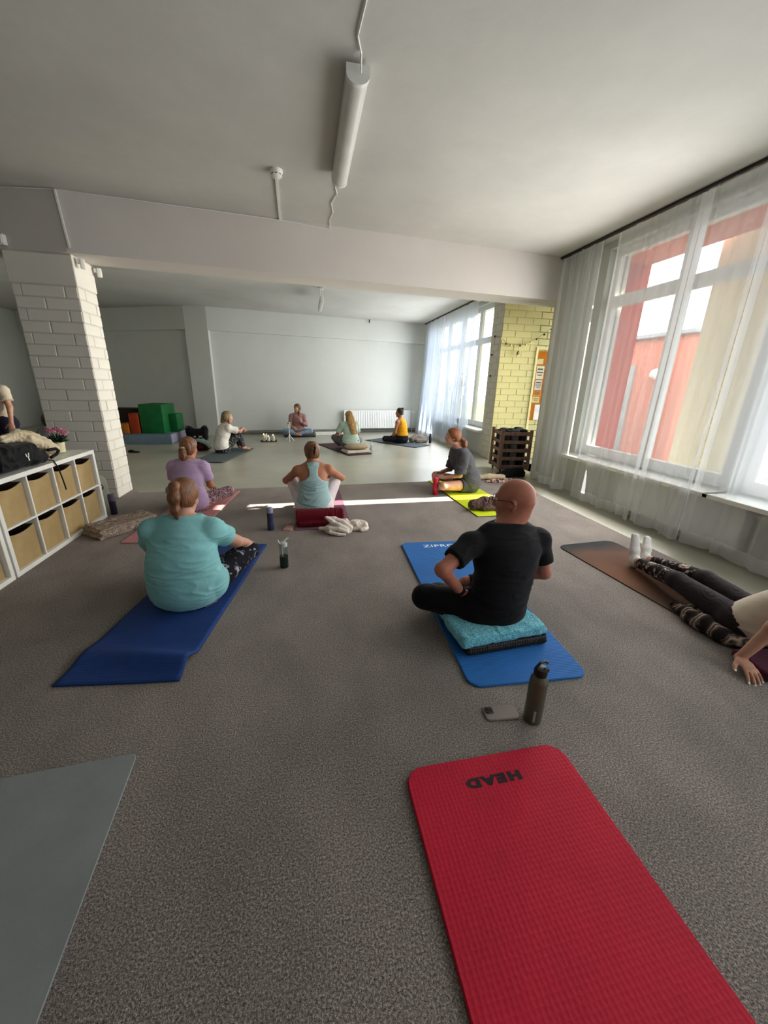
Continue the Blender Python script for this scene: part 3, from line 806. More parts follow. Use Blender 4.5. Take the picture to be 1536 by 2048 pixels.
def person(name, label, loc, rz, tors, headc, headrot, arms, legs, top, bottom, skin=None, hs=1.0, h=0.008, hair=None, armr=1.0, legr=1.0, ty=0.0, feet_sock=None, foot_dirs=None, hscale=1.0, necklen=0.0, nails=None, face=False, neckr=1.0):
    """tors: (x, y, z, half width, half depth) from seat to neck; arms: per side (shoulder, elbow, wrist, finger dir, back-of-hand, thumb dir, curl)
    legs: per side (hip, knee, ankle, toe)"""
    skin = skin or M_SKIN
    root = thing(name, label, 'person', loc, rz)
    side = np.array((math.cos(math.radians(ty)), math.sin(math.radians(ty)), 0))
    T = [np.array(t[:3], float) for t in tors]; W = [(t[3], t[4]) for t in tors]
    ax = frame_axes(*headrot); headc = np.array(headc, float)
    def torso(S, inf, k=0.03, upto=None):
        for i in range(len(T) - 1):
            S.eseg(T[i], T[i + 1], side, (W[i][0] + inf, W[i][1] + inf), (W[i + 1][0] + inf, W[i + 1][1] + inf), k, fa=(i == 0))
    def traps(S, inf):
        for A in arms: S.cone(T[-1] - np.array((0, 0, 0.02)), np.array(A[0]) + np.array((0, 0, 0.0)), 0.040 + inf, 0.040 * armr + inf, 0.05)
    def limb_arm(S, A, inf, frac, flat=True):
        sh, el, wr = [np.array(x, float) for x in A[:3]]
        S.ell(sh, np.array((.052, .052, .052)) * armr + inf, k=0.035)
        if frac >= 1:
            S.cone(sh, el, 0.046 * armr + inf, 0.037 * armr + inf, 0.03)
            e = el + (wr - el) * min(frac - 1, 1)
            S.cone(el, e, 0.037 * armr + inf, (0.037 + (0.025 - 0.037) * min(frac - 1, 1)) * armr + inf, 0.02, fb=flat)
        else:
            e = sh + (el - sh) * frac; S.cone(sh, e, 0.046 * armr + inf, 0.046 * armr + inf * 1.35, 0.03, fb=flat)
    def limb_leg(S, Lg, inf, frac, flat=True):
        hp, kn, an = [np.array(x, float) for x in Lg[:3]]
        r0, r1, r2, r3 = .086 * legr, .058 * legr, .053 * legr, .034 * legr
        if frac >= 1:
            S.cone(hp, kn, r0 + inf, r1 + inf, 0.03)
            cut_ = frac - 1; mid = kn + (an - kn) * 0.35; e = kn + (an - kn) * cut_
            if cut_ > 0.35:
                S.cone(kn, mid, r1 * 0.94 + inf, r2 + inf, 0.02); S.cone(mid, e, r2 + inf, r2 + (r3 - r2) * (cut_ - 0.35) / 0.65 + inf, 0.02, fb=flat)
            elif cut_ > 0: S.cone(kn, e, r1 + inf, r2 + inf, 0.02, fb=flat)
        else:
            e = hp + (kn - hp) * frac; S.cone(hp, e, r0 + inf, r0 + (r1 - r0) * frac + inf * 1.3, 0.03, fb=flat)
    def glutes(S, inf):
        for Lg in legs: S.ell(np.array(Lg[0]) + np.array((0, -0.02, -0.005)), np.array((.098, .10, .088)) * legr + inf, k=0.04)
    # --- body
    S = SDF(h); torso(S, -0.006); traps(S, -0.004)
    nb = T[-1]; sk = headc - ax[2] * 0.07 * hs - ax[1] * 0.022 * hs
    S.cone(nb - (sk - nb) * 0.25, sk, 0.053 * hs * neckr, 0.049 * hs * neckr, 0.03)
    if neckr > 1: S.cone(nb - (sk - nb) * 0.1 - ax[1] * 0.015, headc - ax[1] * 0.058 * hs - ax[2] * 0.01, 0.050 * hs, 0.050 * hs, 0.04)
    P = head(S, headc, ax, hs)
    tips_all = []
    for A in arms:
        limb_arm(S, A, 0, 2.0, False); tips_all.append(hand(S, A[2], A[3], A[4], A[5], A[6] if len(A) > 6 else 25, hscale, k=0.0035, spread=A[7] if len(A) > 7 else 1.0))
    for i, Lg in enumerate(legs):
        limb_leg(S, Lg, 0, 2.0, False); an = np.array(Lg[2], float); toe = np.array(Lg[3], float); fd = unit(toe - an)
        S.ell(an, (.036 * legr,) * 3, k=0.02); 
        up = np.array(Lg[4], float) if len(Lg) > 4 else np.array((0, 0, 1.0)); sd = np.cross(fd, up); heel = an - fd * 0.03
        S.eseg(heel, an + fd * 0.09, sd, (.030, .034), (.040, .026), 0.02); S.eseg(an + fd * 0.09, toe, sd, (.040, .026), (.032, .015), 0.02)
    glutes(S, -0.006)
    body = sdf_obj('body', S, skin, root)
    if face: eyes(root, P, ax, hs)
    # --- bottom
    if bottom:
        B = SDF(h); inf = bottom.get('inf', 0.008)
        for Lg in legs: limb_leg(B, Lg, inf, bottom.get('len', 1.95))
        glutes(B, inf)
        if len(T) > 3: B.eseg(T[0], T[1], side, (W[0][0] + inf - .002, W[0][1] + inf - .002), (W[1][0] + inf - .002, W[1][1] + inf - .002), 0.03); B.eseg(T[1], T[2], side, (W[1][0] + inf - .002, W[1][1] + inf - .002), (W[2][0] + inf - .002, W[2][1] + inf - .002), 0.03, fb=True)
        if bottom.get('cutz') is not None: B.cut((0, 0, bottom['cutz']), (0, 0, -1))
        sdf_obj(bottom.get('name', 'trousers'), B, bottom['mat'], root, disp=folds(bottom.get('seed', 5), bottom.get('fold', 0.003), 22))
    # --- top
    if top:
        C = SDF(h); inf = top.get('inf', 0.014); torso(C, inf)
        if top.get('style', 'tee') == 'tee':
            traps(C, inf * 0.7)
            for A in arms: limb_arm(C, A, inf * top.get('sl_inf', 1.0), top.get('sleeve', 0.55))
        for ex in top.get('extra', []): C.ell(*ex)
        hem = top.get('hem', ((0, 0, 0.05), (0, 0, -1))); C.cut(*hem)
        C.cut(nb + np.array(top.get('neck', (0, 0, -0.008))), top.get('neckn', (0, 0.12, 1)))
        if top.get('cutf'): C.cutf(top['cutf'](T, headc))
        sdf_obj(top.get('name', 'shirt'), C, top['mat'], root, disp=folds(top.get('seed', 3), top.get('fold', 0.005), top.get('freq', 16)))
    # --- socks
    if feet_sock:
        K = SDF(h)
        for Lg in legs:
            kn = np.array(Lg[1], float); an = np.array(Lg[2], float); toe = np.array(Lg[3], float); fd = unit(toe - an); ud = unit(kn - an)
            up = np.array(Lg[4], float) if len(Lg) > 4 else np.array((0, 0, 1.0)); sd = np.cross(fd, up)
            K = SDF(h); K.ell(an, (.042,) * 3, k=0.02); K.cone(an, an + ud * 0.05, 0.041 * legr, 0.042 * legr, 0.02, fb=True)
            K.eseg(an - fd * 0.03, an + fd * 0.09, sd, (.035, .039), (.045, .031), 0.02); K.eseg(an + fd * 0.09, toe, sd, (.045, .031), (.037, .020), 0.02)
            sdf_obj('sock', K, feet_sock, root, disp=folds(9, 0.0015, 40))
    # --- hair
    if hair:
        Hh = SDF(h * 0.85); hair_cap(Hh, P, ax, hs, **hair.get('cap', {}))
        st = wob(hair.get('seed', 2), 70, 5, (1, 1, 0.15))
        sdf_obj('hair', Hh, hair['mat'], root, disp=lambda V: 0.0022 * st(V))
        for nm, fn in hair.get('parts', []):
            Q = SDF(h * 0.85); fn(Q, P); sdf_obj(nm, Q, hair.get('pmat', hair['mat']) if nm != 'hair_tie' else hair.get('tie', M_BLACK), root, disp=lambda V: 0.003 * st(V))
    if nails:
        for tips in tips_all[:nails[1]]:
            for p, d, n in tips:
                bx = np.cross(d, n); MB().ball((0, 0, 0), (0.0058, 0.0085, 0.0022), 10, 6).obj('fingernail', nails[0], root, tuple(p + n * 0.0062 + d * 0.003), Matrix((bx, d, np.cross(bx, d))).transposed().to_euler(), smooth=True)
    return root, P, ax
def tor(base, sx=1.0, sd=1.0, dz=0.0, lean=lambda z: (0.0, 0.0), zs=1.0):
    return [(lean(z)[0], lean(z)[1], z * zs + dz, w * sx, d * sd) for z, w, d in base]

# ------------------------------------------------------------------ the class
SLOUCH = lambda f, b=0.03: (lambda z: (0.0, f * (z / 0.6) - b * math.sin(PI * min(z / 0.55, 1))))
M_TEE_BLK = cloth('black_jersey', (22, 22, 25)); M_PANT_BLK = cloth('black_trousers', (16, 15, 17))
M_TEE_TEAL = cloth('aqua_jersey', (128, 184, 186)); M_TEE_LIL = cloth('lilac_jersey', (170, 146, 178)); M_TEE_GREY = cloth('charcoal_jersey', (74, 74, 80))
M_TANK = cloth('pale_aqua_jersey', (152, 180, 182)); M_TEE_WHITE = cloth('white_jersey', (216, 212, 204)); M_TEE_CREAM = cloth('cream_jersey', (206, 192, 172))
M_LEG_WHITE = cloth('white_leggings', (214, 202, 204)); M_LEG_BLUE = cloth('pale_blue_leggings', (136, 158, 178)); M_SWEAT_PINK = cloth('dusty_pink_sweatshirt', (160, 122, 120))
M_TOP_YEL = cloth('mustard_top', (206, 142, 24)); M_TEE_MINT = cloth('mint_jersey', (176, 198, 182)); M_PANT_DARK = cloth('dark_leggings', (44, 36, 38)); M_PANT_GREY = cloth('grey_trousers', (104, 106, 116))
M_NAVY = cloth('navy_trousers', (30, 30, 46)); M_SOCK = cloth('white_sock', (206, 202, 196))
M_LG_FLORAL = leggings('dark_floral_leggings', (26, 25, 32), ((120, 118, 128), (176, 172, 178)), 16, 0.54)
M_LG_PAIS = leggings('mauve_paisley_leggings', (96, 66, 76), ((160, 132, 136), (196, 172, 172)), 42, 0.48)
M_LG_SPOT = leggings('spotted_leggings', (30, 30, 32), ((130, 130, 130), (170, 168, 164)), 40, 0.54)
M_LG_BOLD = leggings('bold_floral_leggings', (34, 28, 30), ((150, 130, 120), (196, 178, 164)), 15, 0.52)
M_GOLD = simple('brass', (150, 120, 60), 0.3, 0.5, 1.0, var=0)

# bald man in black, sitting cross-legged on folded towels
TORSO_M = [(0.05, .160, .125), (0.12, .172, .138), (0.22, .170, .128), (0.32, .176, .122), (0.42, .196, .126), (0.50, .215, .118), (0.565, .190, .095), (0.61, .110, .070), (0.655, .062, .060)]
man, P, ax = person('person', 'bald man with glasses in a black t-shirt seated on folded towels', (1.115, 1.95, 0), 8,
    tor(TORSO_M, 1.0, 1.0, 0.065, lambda z: (0.16 * z, 0.10 * z - 0.035 * math.sin(PI * min(z / .6, 1)))),
    (0.125, 0.085, 0.850), (38, -6, 0),
    [((-0.175, 0.045, 0.610), (-0.400, -0.040, 0.515), (-0.215, 0.040, 0.300), (0.62, 0.45, -0.45), (-0.35, -0.1, 0.9), (0.3, 0.6, 0.5), 30),
     ((0.315, 0.035, 0.590), (0.400, 0.03, 0.345), (0.22, 0.20, 0.26), (-0.6, 0.5, -0.3), (0.3, -0.1, 0.9), (-0.3, 0.6, 0.5), 30)],
    [((-0.10, 0.03, 0.185), (-0.37, 0.22, 0.19), (0.0, 0.38, 0.085), (0.13, 0.42, 0.06)), ((0.10, 0.03, 0.185), (0.39, 0.24, 0.17), (0.03, 0.36, 0.16), (-0.10, 0.40, 0.13))],
    dict(mat=M_TEE_BLK, name='t_shirt', inf=0.013, sleeve=0.62, sl_inf=1.1, hem=((0, 0, 0.135), (0, 0.1, -1)), fold=0.005, neck=(0, 0, 0.006)),
    dict(mat=M_PANT_BLK, name='trousers', inf=0.016, len=1.95, fold=0.0022), skin=skin_mat('skin_ruddy', (178, 118, 96)), hs=1.13, h=0.0055, neckr=1.18, armr=1.12, legr=1.12, hscale=1.08, face=True)
g = SDF(0.0025)
for s in (-1, 1):
    pts = [P(s * 0.033 + 0.026 * math.cos(a) * 1.05, 0.118, 0.004 + 0.019 * math.sin(a)) for a in np.linspace(0, 2 * PI, 17)]
    g.chain(pts, [0.0026] * 17, 0.001)
    g.chain([P(s * 0.060, 0.116, 0.014), P(s * 0.080, 0.08, 0.014), P(s * 0.083, -0.005, 0.012), P(s * 0.082, -0.03, -0.012)], [0.0025] * 4, 0.001)
g.cone(P(-0.008, 0.120, 0.008), P(0.008, 0.120, 0.008), 0.0025, 0.0025, 0.001)
sdf_obj('glasses', g, M_BLACK, man, smooth=0)
wd = unit(np.array((-0.215, 0.040, 0.300)) - np.array((-0.400, -0.040, 0.515))); wp = np.array((-0.232, 0.033, 0.320))
MB().cyl(wp - wd * 0.012, wp + wd * 0.012, 0.0365, seg=28).obj('wristwatch', M_BLACK, man, smooth=True)
wu = unit(np.cross(wd, (0.3, 0.9, 0)));
MB().box((0, 0, 0), (0.030, 0.034, 0.012), bevel=0.004).obj('watch_case', simple('steel', (150, 150, 152), 0.3, 0.5, 1.0, var=0), man, tuple(wp + np.array((-0.012, -0.020, 0.030))), (0.4, -0.3, 0.5))

# woman in aqua t-shirt
TORSO_L = [(0.05, .205, .150), (0.12, .225, .172), (0.21, .222, .172), (0.30, .212, .165), (0.39, .200, .150), (0.465, .190, .130), (0.525, .162, .100), (0.575, .098, .072), (0.62, .058, .058)]
def ponytail(pts, rs):
    return lambda Q, P: Q.chain([P(*p) for p in pts], rs, 0.025)
teal, P, ax = person('person', 'woman in an aqua t-shirt with brown ponytail on the dark blue mat', (-0.86, 2.62, 0.012), -8,
    tor(TORSO_L, 1.0, 1.0, 0.0, SLOUCH(0.07, 0.05)), (0.01, 0.12, 0.728), (-2, -16, 0),
    [((0.195, 0.06, 0.515), (0.292, 0.215, 0.360), (0.318, 0.375, 0.285), (0.10, 0.75, -0.50), (0.2, 0.45, 0.85), (-1, 0.1, 0.2), 28),
     ((-0.195, 0.03, 0.515), (-0.30, 0.17, 0.33), (-0.24, 0.36, 0.24), (0.1, 0.8, -0.35), (-0.2, 0.4, 0.85), (1, 0.1, 0), 25)],
    [((0.13, 0.03, 0.105), (0.325, 0.40, 0.205), (0.06, 0.46, 0.075), (-0.06, 0.52, 0.055)), ((-0.13, 0.03, 0.105), (-0.33, 0.36, 0.18), (-0.04, 0.36, 0.075), (0.08, 0.40, 0.05))],
    dict(mat=M_TEE_TEAL, name='t_shirt', inf=0.016, sleeve=0.60, sl_inf=1.1, hem=((0, 0, 0.055), (0, 0.3, -1)), fold=0.0045, freq=15, neck=(0, 0, -0.002), extra=[((0.225, 0.02, 0.14), (0.05, 0.10, 0.10), None, 0.04)]),
    dict(mat=M_LG_FLORAL, name='leggings', inf=0.007, len=1.95, fold=0.002), hs=1.02, h=0.0055, armr=1.18, legr=1.14,
    hair=dict(mat=M_HBROWN, cap=dict(thick=0.014, nape=-0.07), seed=4, parts=[('ponytail', ponytail([(0, -0.100, 0.080), (0, -0.132, 0.065), (0.0, -0.140, -0.01), (0.0, -0.125, -0.09), (0.005, -0.11, -0.14)], [0.020, 0.028, 0.034, 0.028, 0.010])), ('hair_tie', lambda Q, P: Q.cone(P(0, -0.108, 0.08), P(0, -0.128, 0.07), 0.022, 0.022, 0.004))]))
seam = MB().tube([(0.0, SLOUCH(0.07, 0.05)(z)[1] - d - 0.0195, z) for z, w, d in ((0.56, 0.07, .080), (0.525, .16, .104), (0.465, .19, .134), (0.39, .2, .156), (0.30, .21, .170), (0.21, .22, .176), (0.13, .22, .176))], 0.0022, 6).obj('back_seam', M_TEE_TEAL, teal, smooth=True)

# woman in lilac t-shirt
person('person', 'woman in a lilac t-shirt and mauve patterned leggings on the pink mat', (-1.385, 4.77, 0.010), -10,
    tor(TORSO_F, 1.10, 1.05, 0.0, SLOUCH(0.06, 0.05)), (0.01, 0.10, 0.728), (-8, -12, 0),
    [((0.172, 0.05, 0.515), (0.205, 0.10, 0.29), (0.165, 0.29, 0.215), (-0.4, 0.8, -0.2), (0.4, 0, 0.9), (-1, 0.3, 0), 25), ((-0.172, 0.04, 0.515), (-0.22, 0.10, 0.29), (-0.17, 0.29, 0.21), (0.4, 0.8, -0.2), (-0.4, 0, 0.9), (1, 0.3, 0), 25)],
    [((0.10, 0.03, 0.10), (0.355, 0.27, 0.165), (0.06, 0.36, 0.075), (-0.06, 0.40, 0.055)), ((-0.10, 0.03, 0.10), (-0.36, 0.27, 0.16), (-0.04, 0.42, 0.07), (0.08, 0.46, 0.05))],
    dict(mat=M_TEE_LIL, name='t_shirt', inf=0.014, sleeve=0.68, sl_inf=1.4, hem=((0, 0, 0.06), (0, 0.2, -1)), fold=0.005, seed=13),
    dict(mat=M_LG_PAIS, name='leggings', inf=0.007, len=1.95, fold=0.002), skin=M_SKINT, h=0.0075,
    hair=dict(mat=M_HBROWN, cap=dict(thick=0.014), seed=6, parts=[('ponytail', ponytail([(0, -0.105, -0.02), (0, -0.122, -0.04), (0, -0.115, -0.10), (0, -0.10, -0.14)], [0.024, 0.034, 0.040, 0.018])), ('hair_tie', lambda Q, P: Q.cone(P(0, -0.108, -0.012), P(0, -0.126, -0.026), 0.028, 0.028, 0.004))], tie=simple('pale_hair_tie', (170, 150, 130), 0.6)))

# woman in racer-back top
def racer(T, hc):
    def f(Q):
        g_ = np.interp(Q[:, 2], [0.36, 0.40, 0.44, 0.48, 0.53, 0.57, 0.62], [0.30, 0.150, 0.082, 0.050, 0.046, 0.062, 0.080])
        return np.abs(Q[:, 0]) - g_
    return f
AX0 = np.eye(3)
tank, P, ax = person('person', 'woman in a pale aqua racer-back top hugging her white-clad knees', (0.06, 4.42, 0.010), 0,
    tor(TORSO_F, 1.10, 1.0, 0.0, SLOUCH(0.11, 0.05)), (-0.005, 0.135, 0.720), (4, -12, 0),
    [((-0.178, 0.09, 0.515), (-0.322, 0.235, 0.365), (-0.12, 0.37, 0.36), (0.9, 0.3, -0.1), (0, 0.3, 0.9), (0, 0.7, 0.6), 20), ((0.182, 0.09, 0.520), (0.345, 0.235, 0.385), (0.13, 0.38, 0.385), (-0.9, 0.3, -0.1), (0, 0.3, 0.9), (0, 0.7, 0.6), 20)],
    [((-0.115, 0.0, 0.105), (-0.245, 0.235, 0.345), (-0.18, 0.30, 0.075), (-0.19, 0.42, 0.04)), ((0.115, 0.0, 0.105), (0.265, 0.235, 0.350), (0.20, 0.30, 0.075), (0.21, 0.42, 0.04))],
    dict(mat=M_TANK, name='tank_top', style='tank', inf=0.012, hem=((0, 0, 0.055), (0, 0.2, -1)), fold=0.006, seed=21, cutf=racer),
    dict(mat=M_LEG_WHITE, name='leggings', inf=0.010, len=1.95, fold=0.0015), skin=M_SKINT, h=0.0070, armr=1.08,
    hair=dict(mat=M_HBROWN, cap=dict(thick=0.013, nape=-0.075), seed=8, parts=[
        ('hair_twist', lambda Q, P: (Q.ell(P(0.0, -0.116, 0.015), (0.030, 0.024, 0.045), AX0, 0.02), Q.cone(P(0.012, -0.113, 0.06), P(-0.008, -0.123, -0.04), 0.018, 0.022, 0.02)))]))
clip = SDF(0.004); clip.chain([P(0.030, -0.108, 0.078), P(0.030, -0.142, 0.045), P(0.020, -0.150, 0.0), P(0.008, -0.136, -0.045)], [0.008, 0.011, 0.011, 0.007], 0.01)
sdf_obj('claw_clip', clip, M_BLACK, tank)
M_PRINT = simple('dark_teal_print', (60, 84, 100), 0.8, var=0)
for k in range(9):      # vertical print down the back
    z = 0.505 - 0.022 * k; yb = SLOUCH(0.11, 0.05)(z)[1] - np.interp(z, [0.29, 0.39, 0.47, 0.53], [.105, .112, .105, .085]) - 0.0225
    mbp = MB().box((0, 0, 0), (0.034, 0.003, 0.004)).box((0.015 if k % 2 else -0.015, 0, -0.006), (0.004, 0.003, 0.012))
    if k % 3 != 1: mbp.box((0, 0, -0.010), (0.030, 0.003, 0.003))
    mbp.obj('back_print', M_PRINT, tank, (0.004, yb, z), (0.25 if z > 0.44 else -0.05, 0, 0))

# woman in charcoal t-shirt on the yellow mat, in profile
grey, P, ax = person('person', 'woman in a loose charcoal t-shirt sitting sideways on the lime yellow mat', (2.36, 5.30, 0.010), 86,
    tor(TORSO_F, 1.12, 1.15, 0.0, SLOUCH(0.20, 0.05), 1.06), (0, 0.285, 0.800), (-16, -4, 0),
    [((-0.175, 0.17, 0.555), (-0.205, 0.20, 0.275), (-0.13, 0.40, 0.225), (0.3, 0.9, 0.1), (-0.5, 0, 0.85), (0.3, 0.4, 0.9), 45), ((0.175, 0.17, 0.555), (0.21, 0.22, 0.28), (0.10, 0.41, 0.25), (-0.4, 0.9, 0.1), (0.5, 0, 0.85), (-0.3, 0.4, 0.9), 45)],
    [((-0.10, 0.02, 0.10), (-0.275, 0.455, 0.135), (0.02, 0.36, 0.075), (0.14, 0.40, 0.055)), ((0.10, 0.02, 0.10), (0.30, 0.42, 0.16), (0.0, 0.48, 0.07), (-0.12, 0.46, 0.05))],
    dict(mat=M_TEE_GREY, name='t_shirt', inf=0.030, sleeve=0.92, sl_inf=1.0, hem=((0, 0, 0.075), (0, 0.35, -1)), fold=0.009, freq=13, seed=31, neck=(0, 0, -0.006)),
    dict(mat=cloth('charcoal_shorts', (66, 66, 72)), name='shorts', inf=0.016, len=0.36, fold=0.004), skin=M_SKIN, h=0.0075, legr=1.05, feet_sock=M_SOCK, face=True,
    hair=dict(mat=M_HAUB, cap=dict(thick=0.014, nape=-0.07, line=0.030), seed=10, parts=[('ponytail', ponytail([(0, -0.100, -0.050), (0, -0.135, -0.062), (0, -0.165, -0.085), (0, -0.165, -0.125), (0, -0.135, -0.145)], [0.018, 0.028, 0.038, 0.036, 0.022])), ('hair_tie', lambda Q, P: Q.cone(P(0, -0.098, -0.048), P(0, -0.114, -0.056), 0.020, 0.020, 0.004))]))

# reclining woman at the right edge
TR = [(0.03, 0.02, 0.10, .170, .120), (0.035, -0.03, 0.15, .175, .130), (0.045, -0.09, 0.23, .160, .125), (0.055, -0.15, 0.31, .150, .118), (0.065, -0.20, 0.39, .152, .115), (0.075, -0.245, 0.46, .155, .105), (0.08, -0.28, 0.52, .140, .085), (0.08, -0.30, 0.565, .085, .062), (0.08, -0.315, 0.605, .052, .052)]
person('person', 'reclining woman in a cream t-shirt and dark leggings leaning on her hand', (2.73, 1.60, 0.008), -6,
    TR, (0.08, -0.33, 0.72), (-10, 0, 0),
    [((-0.115, -0.265, 0.50), (-0.220, -0.270, 0.27), (-0.312, -0.235, 0.052), (-0.16, -0.95, -0.20), (0.05, 0.1, 1), (-1, -0.2, 0), 15, 2.0), ((0.25, -0.265, 0.50), (0.34, -0.34, 0.27), (0.36, -0.37, 0.055), (0.12, -0.95, -0.22), (0, 0.1, 1), (1, 0, 0), 16)],
    [((-0.075, 0.03, 0.115), (-0.065, 0.52, 0.135), (-0.02, 1.02, 0.062), (0.00, 1.10, 0.27), (0, 1, 0)), ((0.125, 0.03, 0.115), (0.15, 0.50, 0.150), (0.105, 1.05, 0.065), (0.16, 1.14, 0.225), (0, 1, 0))],
    dict(mat=M_TEE_CREAM, name='t_shirt', inf=0.016, sleeve=0.45, sl_inf=1.6, hem=((0, 0.075, 0.1), (0, 1, -0.25)), fold=0.0045, freq=13, seed=41),
    dict(mat=M_PANT_DARK, name='leggings', inf=0.008, len=1.15, fold=0.0025), skin=M_SKIN, h=0.0050, legr=1.0, feet_sock=M_SOCK,
    hair=dict(mat=M_HBROWN, cap=dict(thick=0.014), seed=12), nails=(simple('white_nail', (226, 220, 216), 0.3, 0.5, var=0), 1))
rec = bpy.data.objects[[o.name for o in COL.objects if o.get('label', '').startswith('reclining woman')][0]]
K = SDF(0.006)
for kn, an in (((-0.065, 0.52, 0.135), (-0.02, 1.02, 0.062)), ((0.15, 0.50, 0.150), (0.105, 1.05, 0.065))):
    kn = np.array(kn); an = np.array(an); K.cone(kn + (an - kn) * 0.11, kn + (an - kn) * 0.36, 0.063, 0.061, 0.01, fa=True); K.cone(kn + (an - kn) * 0.36, kn + (an - kn) * 0.84, 0.061, 0.046, 0.01, fb=True)
sdf_obj('patterned_leg_panel', K, M_LG_BOLD, rec)

# woman in white t-shirt, far left, knees up
person('person', 'woman with ash bob and white t-shirt resting her arms on raised knees', (-1.80, 8.92, 0.010), -60,
    tor(TORSO_F, 1.12, 1.08, 0.0, SLOUCH(0.12, 0.06)), (0, 0.165, 0.735), (-4, -6, 0),
    [((-0.17, 0.11, 0.52), (-0.19, 0.33, 0.44), (0.02, 0.47, 0.46), (1, 0.2, 0), (0, 0.2, 1), (0, 1, 0.2), 20), ((0.17, 0.11, 0.52), (0.19, 0.33, 0.45), (-0.02, 0.49, 0.485), (-1, 0.2, 0), (0, 0.2, 1), (0, 1, 0.2), 20)],
    [((-0.095, 0.02, 0.10), (-0.10, 0.33, 0.36), (-0.10, 0.42, 0.075), (-0.10, 0.56, 0.04)), ((0.095, 0.02, 0.10), (0.10, 0.33, 0.36), (0.10, 0.42, 0.075), (0.10, 0.56, 0.04))],
    dict(mat=M_TEE_WHITE, name='t_shirt', inf=0.018, sleeve=0.75, sl_inf=1.4, hem=((0, 0, 0.10), (0, 0.2, -1)), fold=0.006, seed=51),
    dict(mat=M_LG_SPOT, name='leggings', inf=0.012, len=1.9, fold=0.003), h=0.0105, face=True,
    hair=dict(mat=M_HASH, cap=dict(thick=0.020, nape=-0.13, line=0.035, slope=0.22), seed=14, parts=[('hair_length', lambda Q, P: (Q.eseg(P(0, -0.045, 0.0), P(0, -0.050, -0.105), (0.5, 0.87, 0), (0.088, 0.055), (0.094, 0.050), 0.03), Q.chain([P(-0.075, 0.0, 0.0), P(-0.078, 0.015, -0.10)], [0.026, 0.024], 0.02), Q.chain([P(0.075, 0.0, 0.0), P(0.078, 0.015, -0.10)], [0.026, 0.024], 0.02)))]))

# the teacher by the far wall, facing the class
person('person', 'teacher with long hair in a dusty pink sweatshirt facing the class', (-0.24, 11.86, 0.008), 178,
    tor(TORSO_F, 1.08, 1.05, 0.0, SLOUCH(0.02, 0.02), 1.05), (0, 0.045, 0.775), (-35, -8, 0),
    [((-0.175, 0.02, 0.545), (-0.235, 0.06, 0.31), (-0.12, 0.22, 0.40), (0.3, 0.3, 0.9), (-0.4, 0.8, 0), (0.8, 0, 0.3), 40), ((0.175, 0.02, 0.545), (0.225, 0.10, 0.31), (0.12, 0.28, 0.25), (-0.5, 0.7, -0.1), (0.4, 0.2, 0.9), (-0.7, 0.5, 0.3), 30)],
    [((-0.10, 0.02, 0.10), (-0.375, 0.24, 0.15), (-0.02, 0.33, 0.08), (0.11, 0.36, 0.05)), ((0.10, 0.02, 0.10), (0.365, 0.24, 0.15), (0.02, 0.42, 0.07), (-0.11, 0.44, 0.05))],
    dict(mat=M_SWEAT_PINK, name='sweatshirt', inf=0.018, sleeve=1.85, sl_inf=1.0, hem=((0, 0, 0.13), (0, 0, -1)), fold=0.006, seed=61),
    dict(mat=M_LEG_BLUE, name='leggings', inf=0.008, len=1.9, fold=0.002), h=0.0105, face=True,
    hair=dict(mat=M_HBROWN, cap=dict(thick=0.016, nape=-0.11, line=0.03), seed=16, parts=[('hair_length', lambda Q, P: (Q.chain([P(-0.06, -0.01, -0.02), P(-0.075, 0.03, -0.12), P(-0.08, 0.06, -0.24)], [0.030, 0.030, 0.014], 0.02), Q.chain([P(0.06, -0.02, -0.02), P(0.075, 0.0, -0.12), P(0.08, 0.03, -0.20)], [0.030, 0.028, 0.014], 0.02)))]))

# woman with long blond hair
person('person', 'woman with long blond hair in a mint top seated on two cushions', (1.00, 9.02, 0.115), 14,
    tor(TORSO_F, 1.08, 1.02, 0.0, SLOUCH(0.08, 0.05), 0.92), (0, 0.09, 0.660), (6, -6, 0),
    [((-0.17, 0.07, 0.475), (-0.275, 0.16, 0.25), (-0.15, 0.34, 0.22), (0.6, 0.6, -0.1), (-0.3, 0.2, 0.9), (0.8, 0.3, 0), 25), ((0.17, 0.07, 0.475), (0.24, 0.14, 0.25), (0.15, 0.33, 0.20), (-0.6, 0.6, -0.1), (0.3, 0.2, 0.9), (-0.8, 0.3, 0), 25)],
    [((-0.10, 0.02, 0.09), (-0.27, 0.36, 0.16), (-0.12, 0.46, -0.02), (0.0, 0.52, -0.06)), ((0.10, 0.02, 0.09), (0.33, 0.30, 0.08), (0.03, 0.40, -0.01), (-0.10, 0.44, -0.05))],
    dict(mat=M_TEE_MINT, name='t_shirt', inf=0.016, sleeve=0.72, sl_inf=1.5, hem=((0, 0, 0.04), (0, 0.1, -1)), fold=0.006, seed=71),
    dict(mat=M_PANT_GREY, name='trousers', inf=0.016, len=1.9, fold=0.004), skin=M_SKINT, h=0.0105,
    hair=dict(mat=M_HBLOND, cap=dict(thick=0.018, nape=-0.12), seed=18, parts=[('hair_length', lambda Q, P: (Q.eseg(P(0, -0.080, 0.0), P(0, -0.165, -0.16), (1, 0, 0), (0.090, 0.045), (0.100, 0.040), 0.03), Q.eseg(P(0, -0.165, -0.16), P(0.005, -0.255, -0.38), (1, 0, 0), (0.100, 0.040), (0.070, 0.022), 0.03)))]))

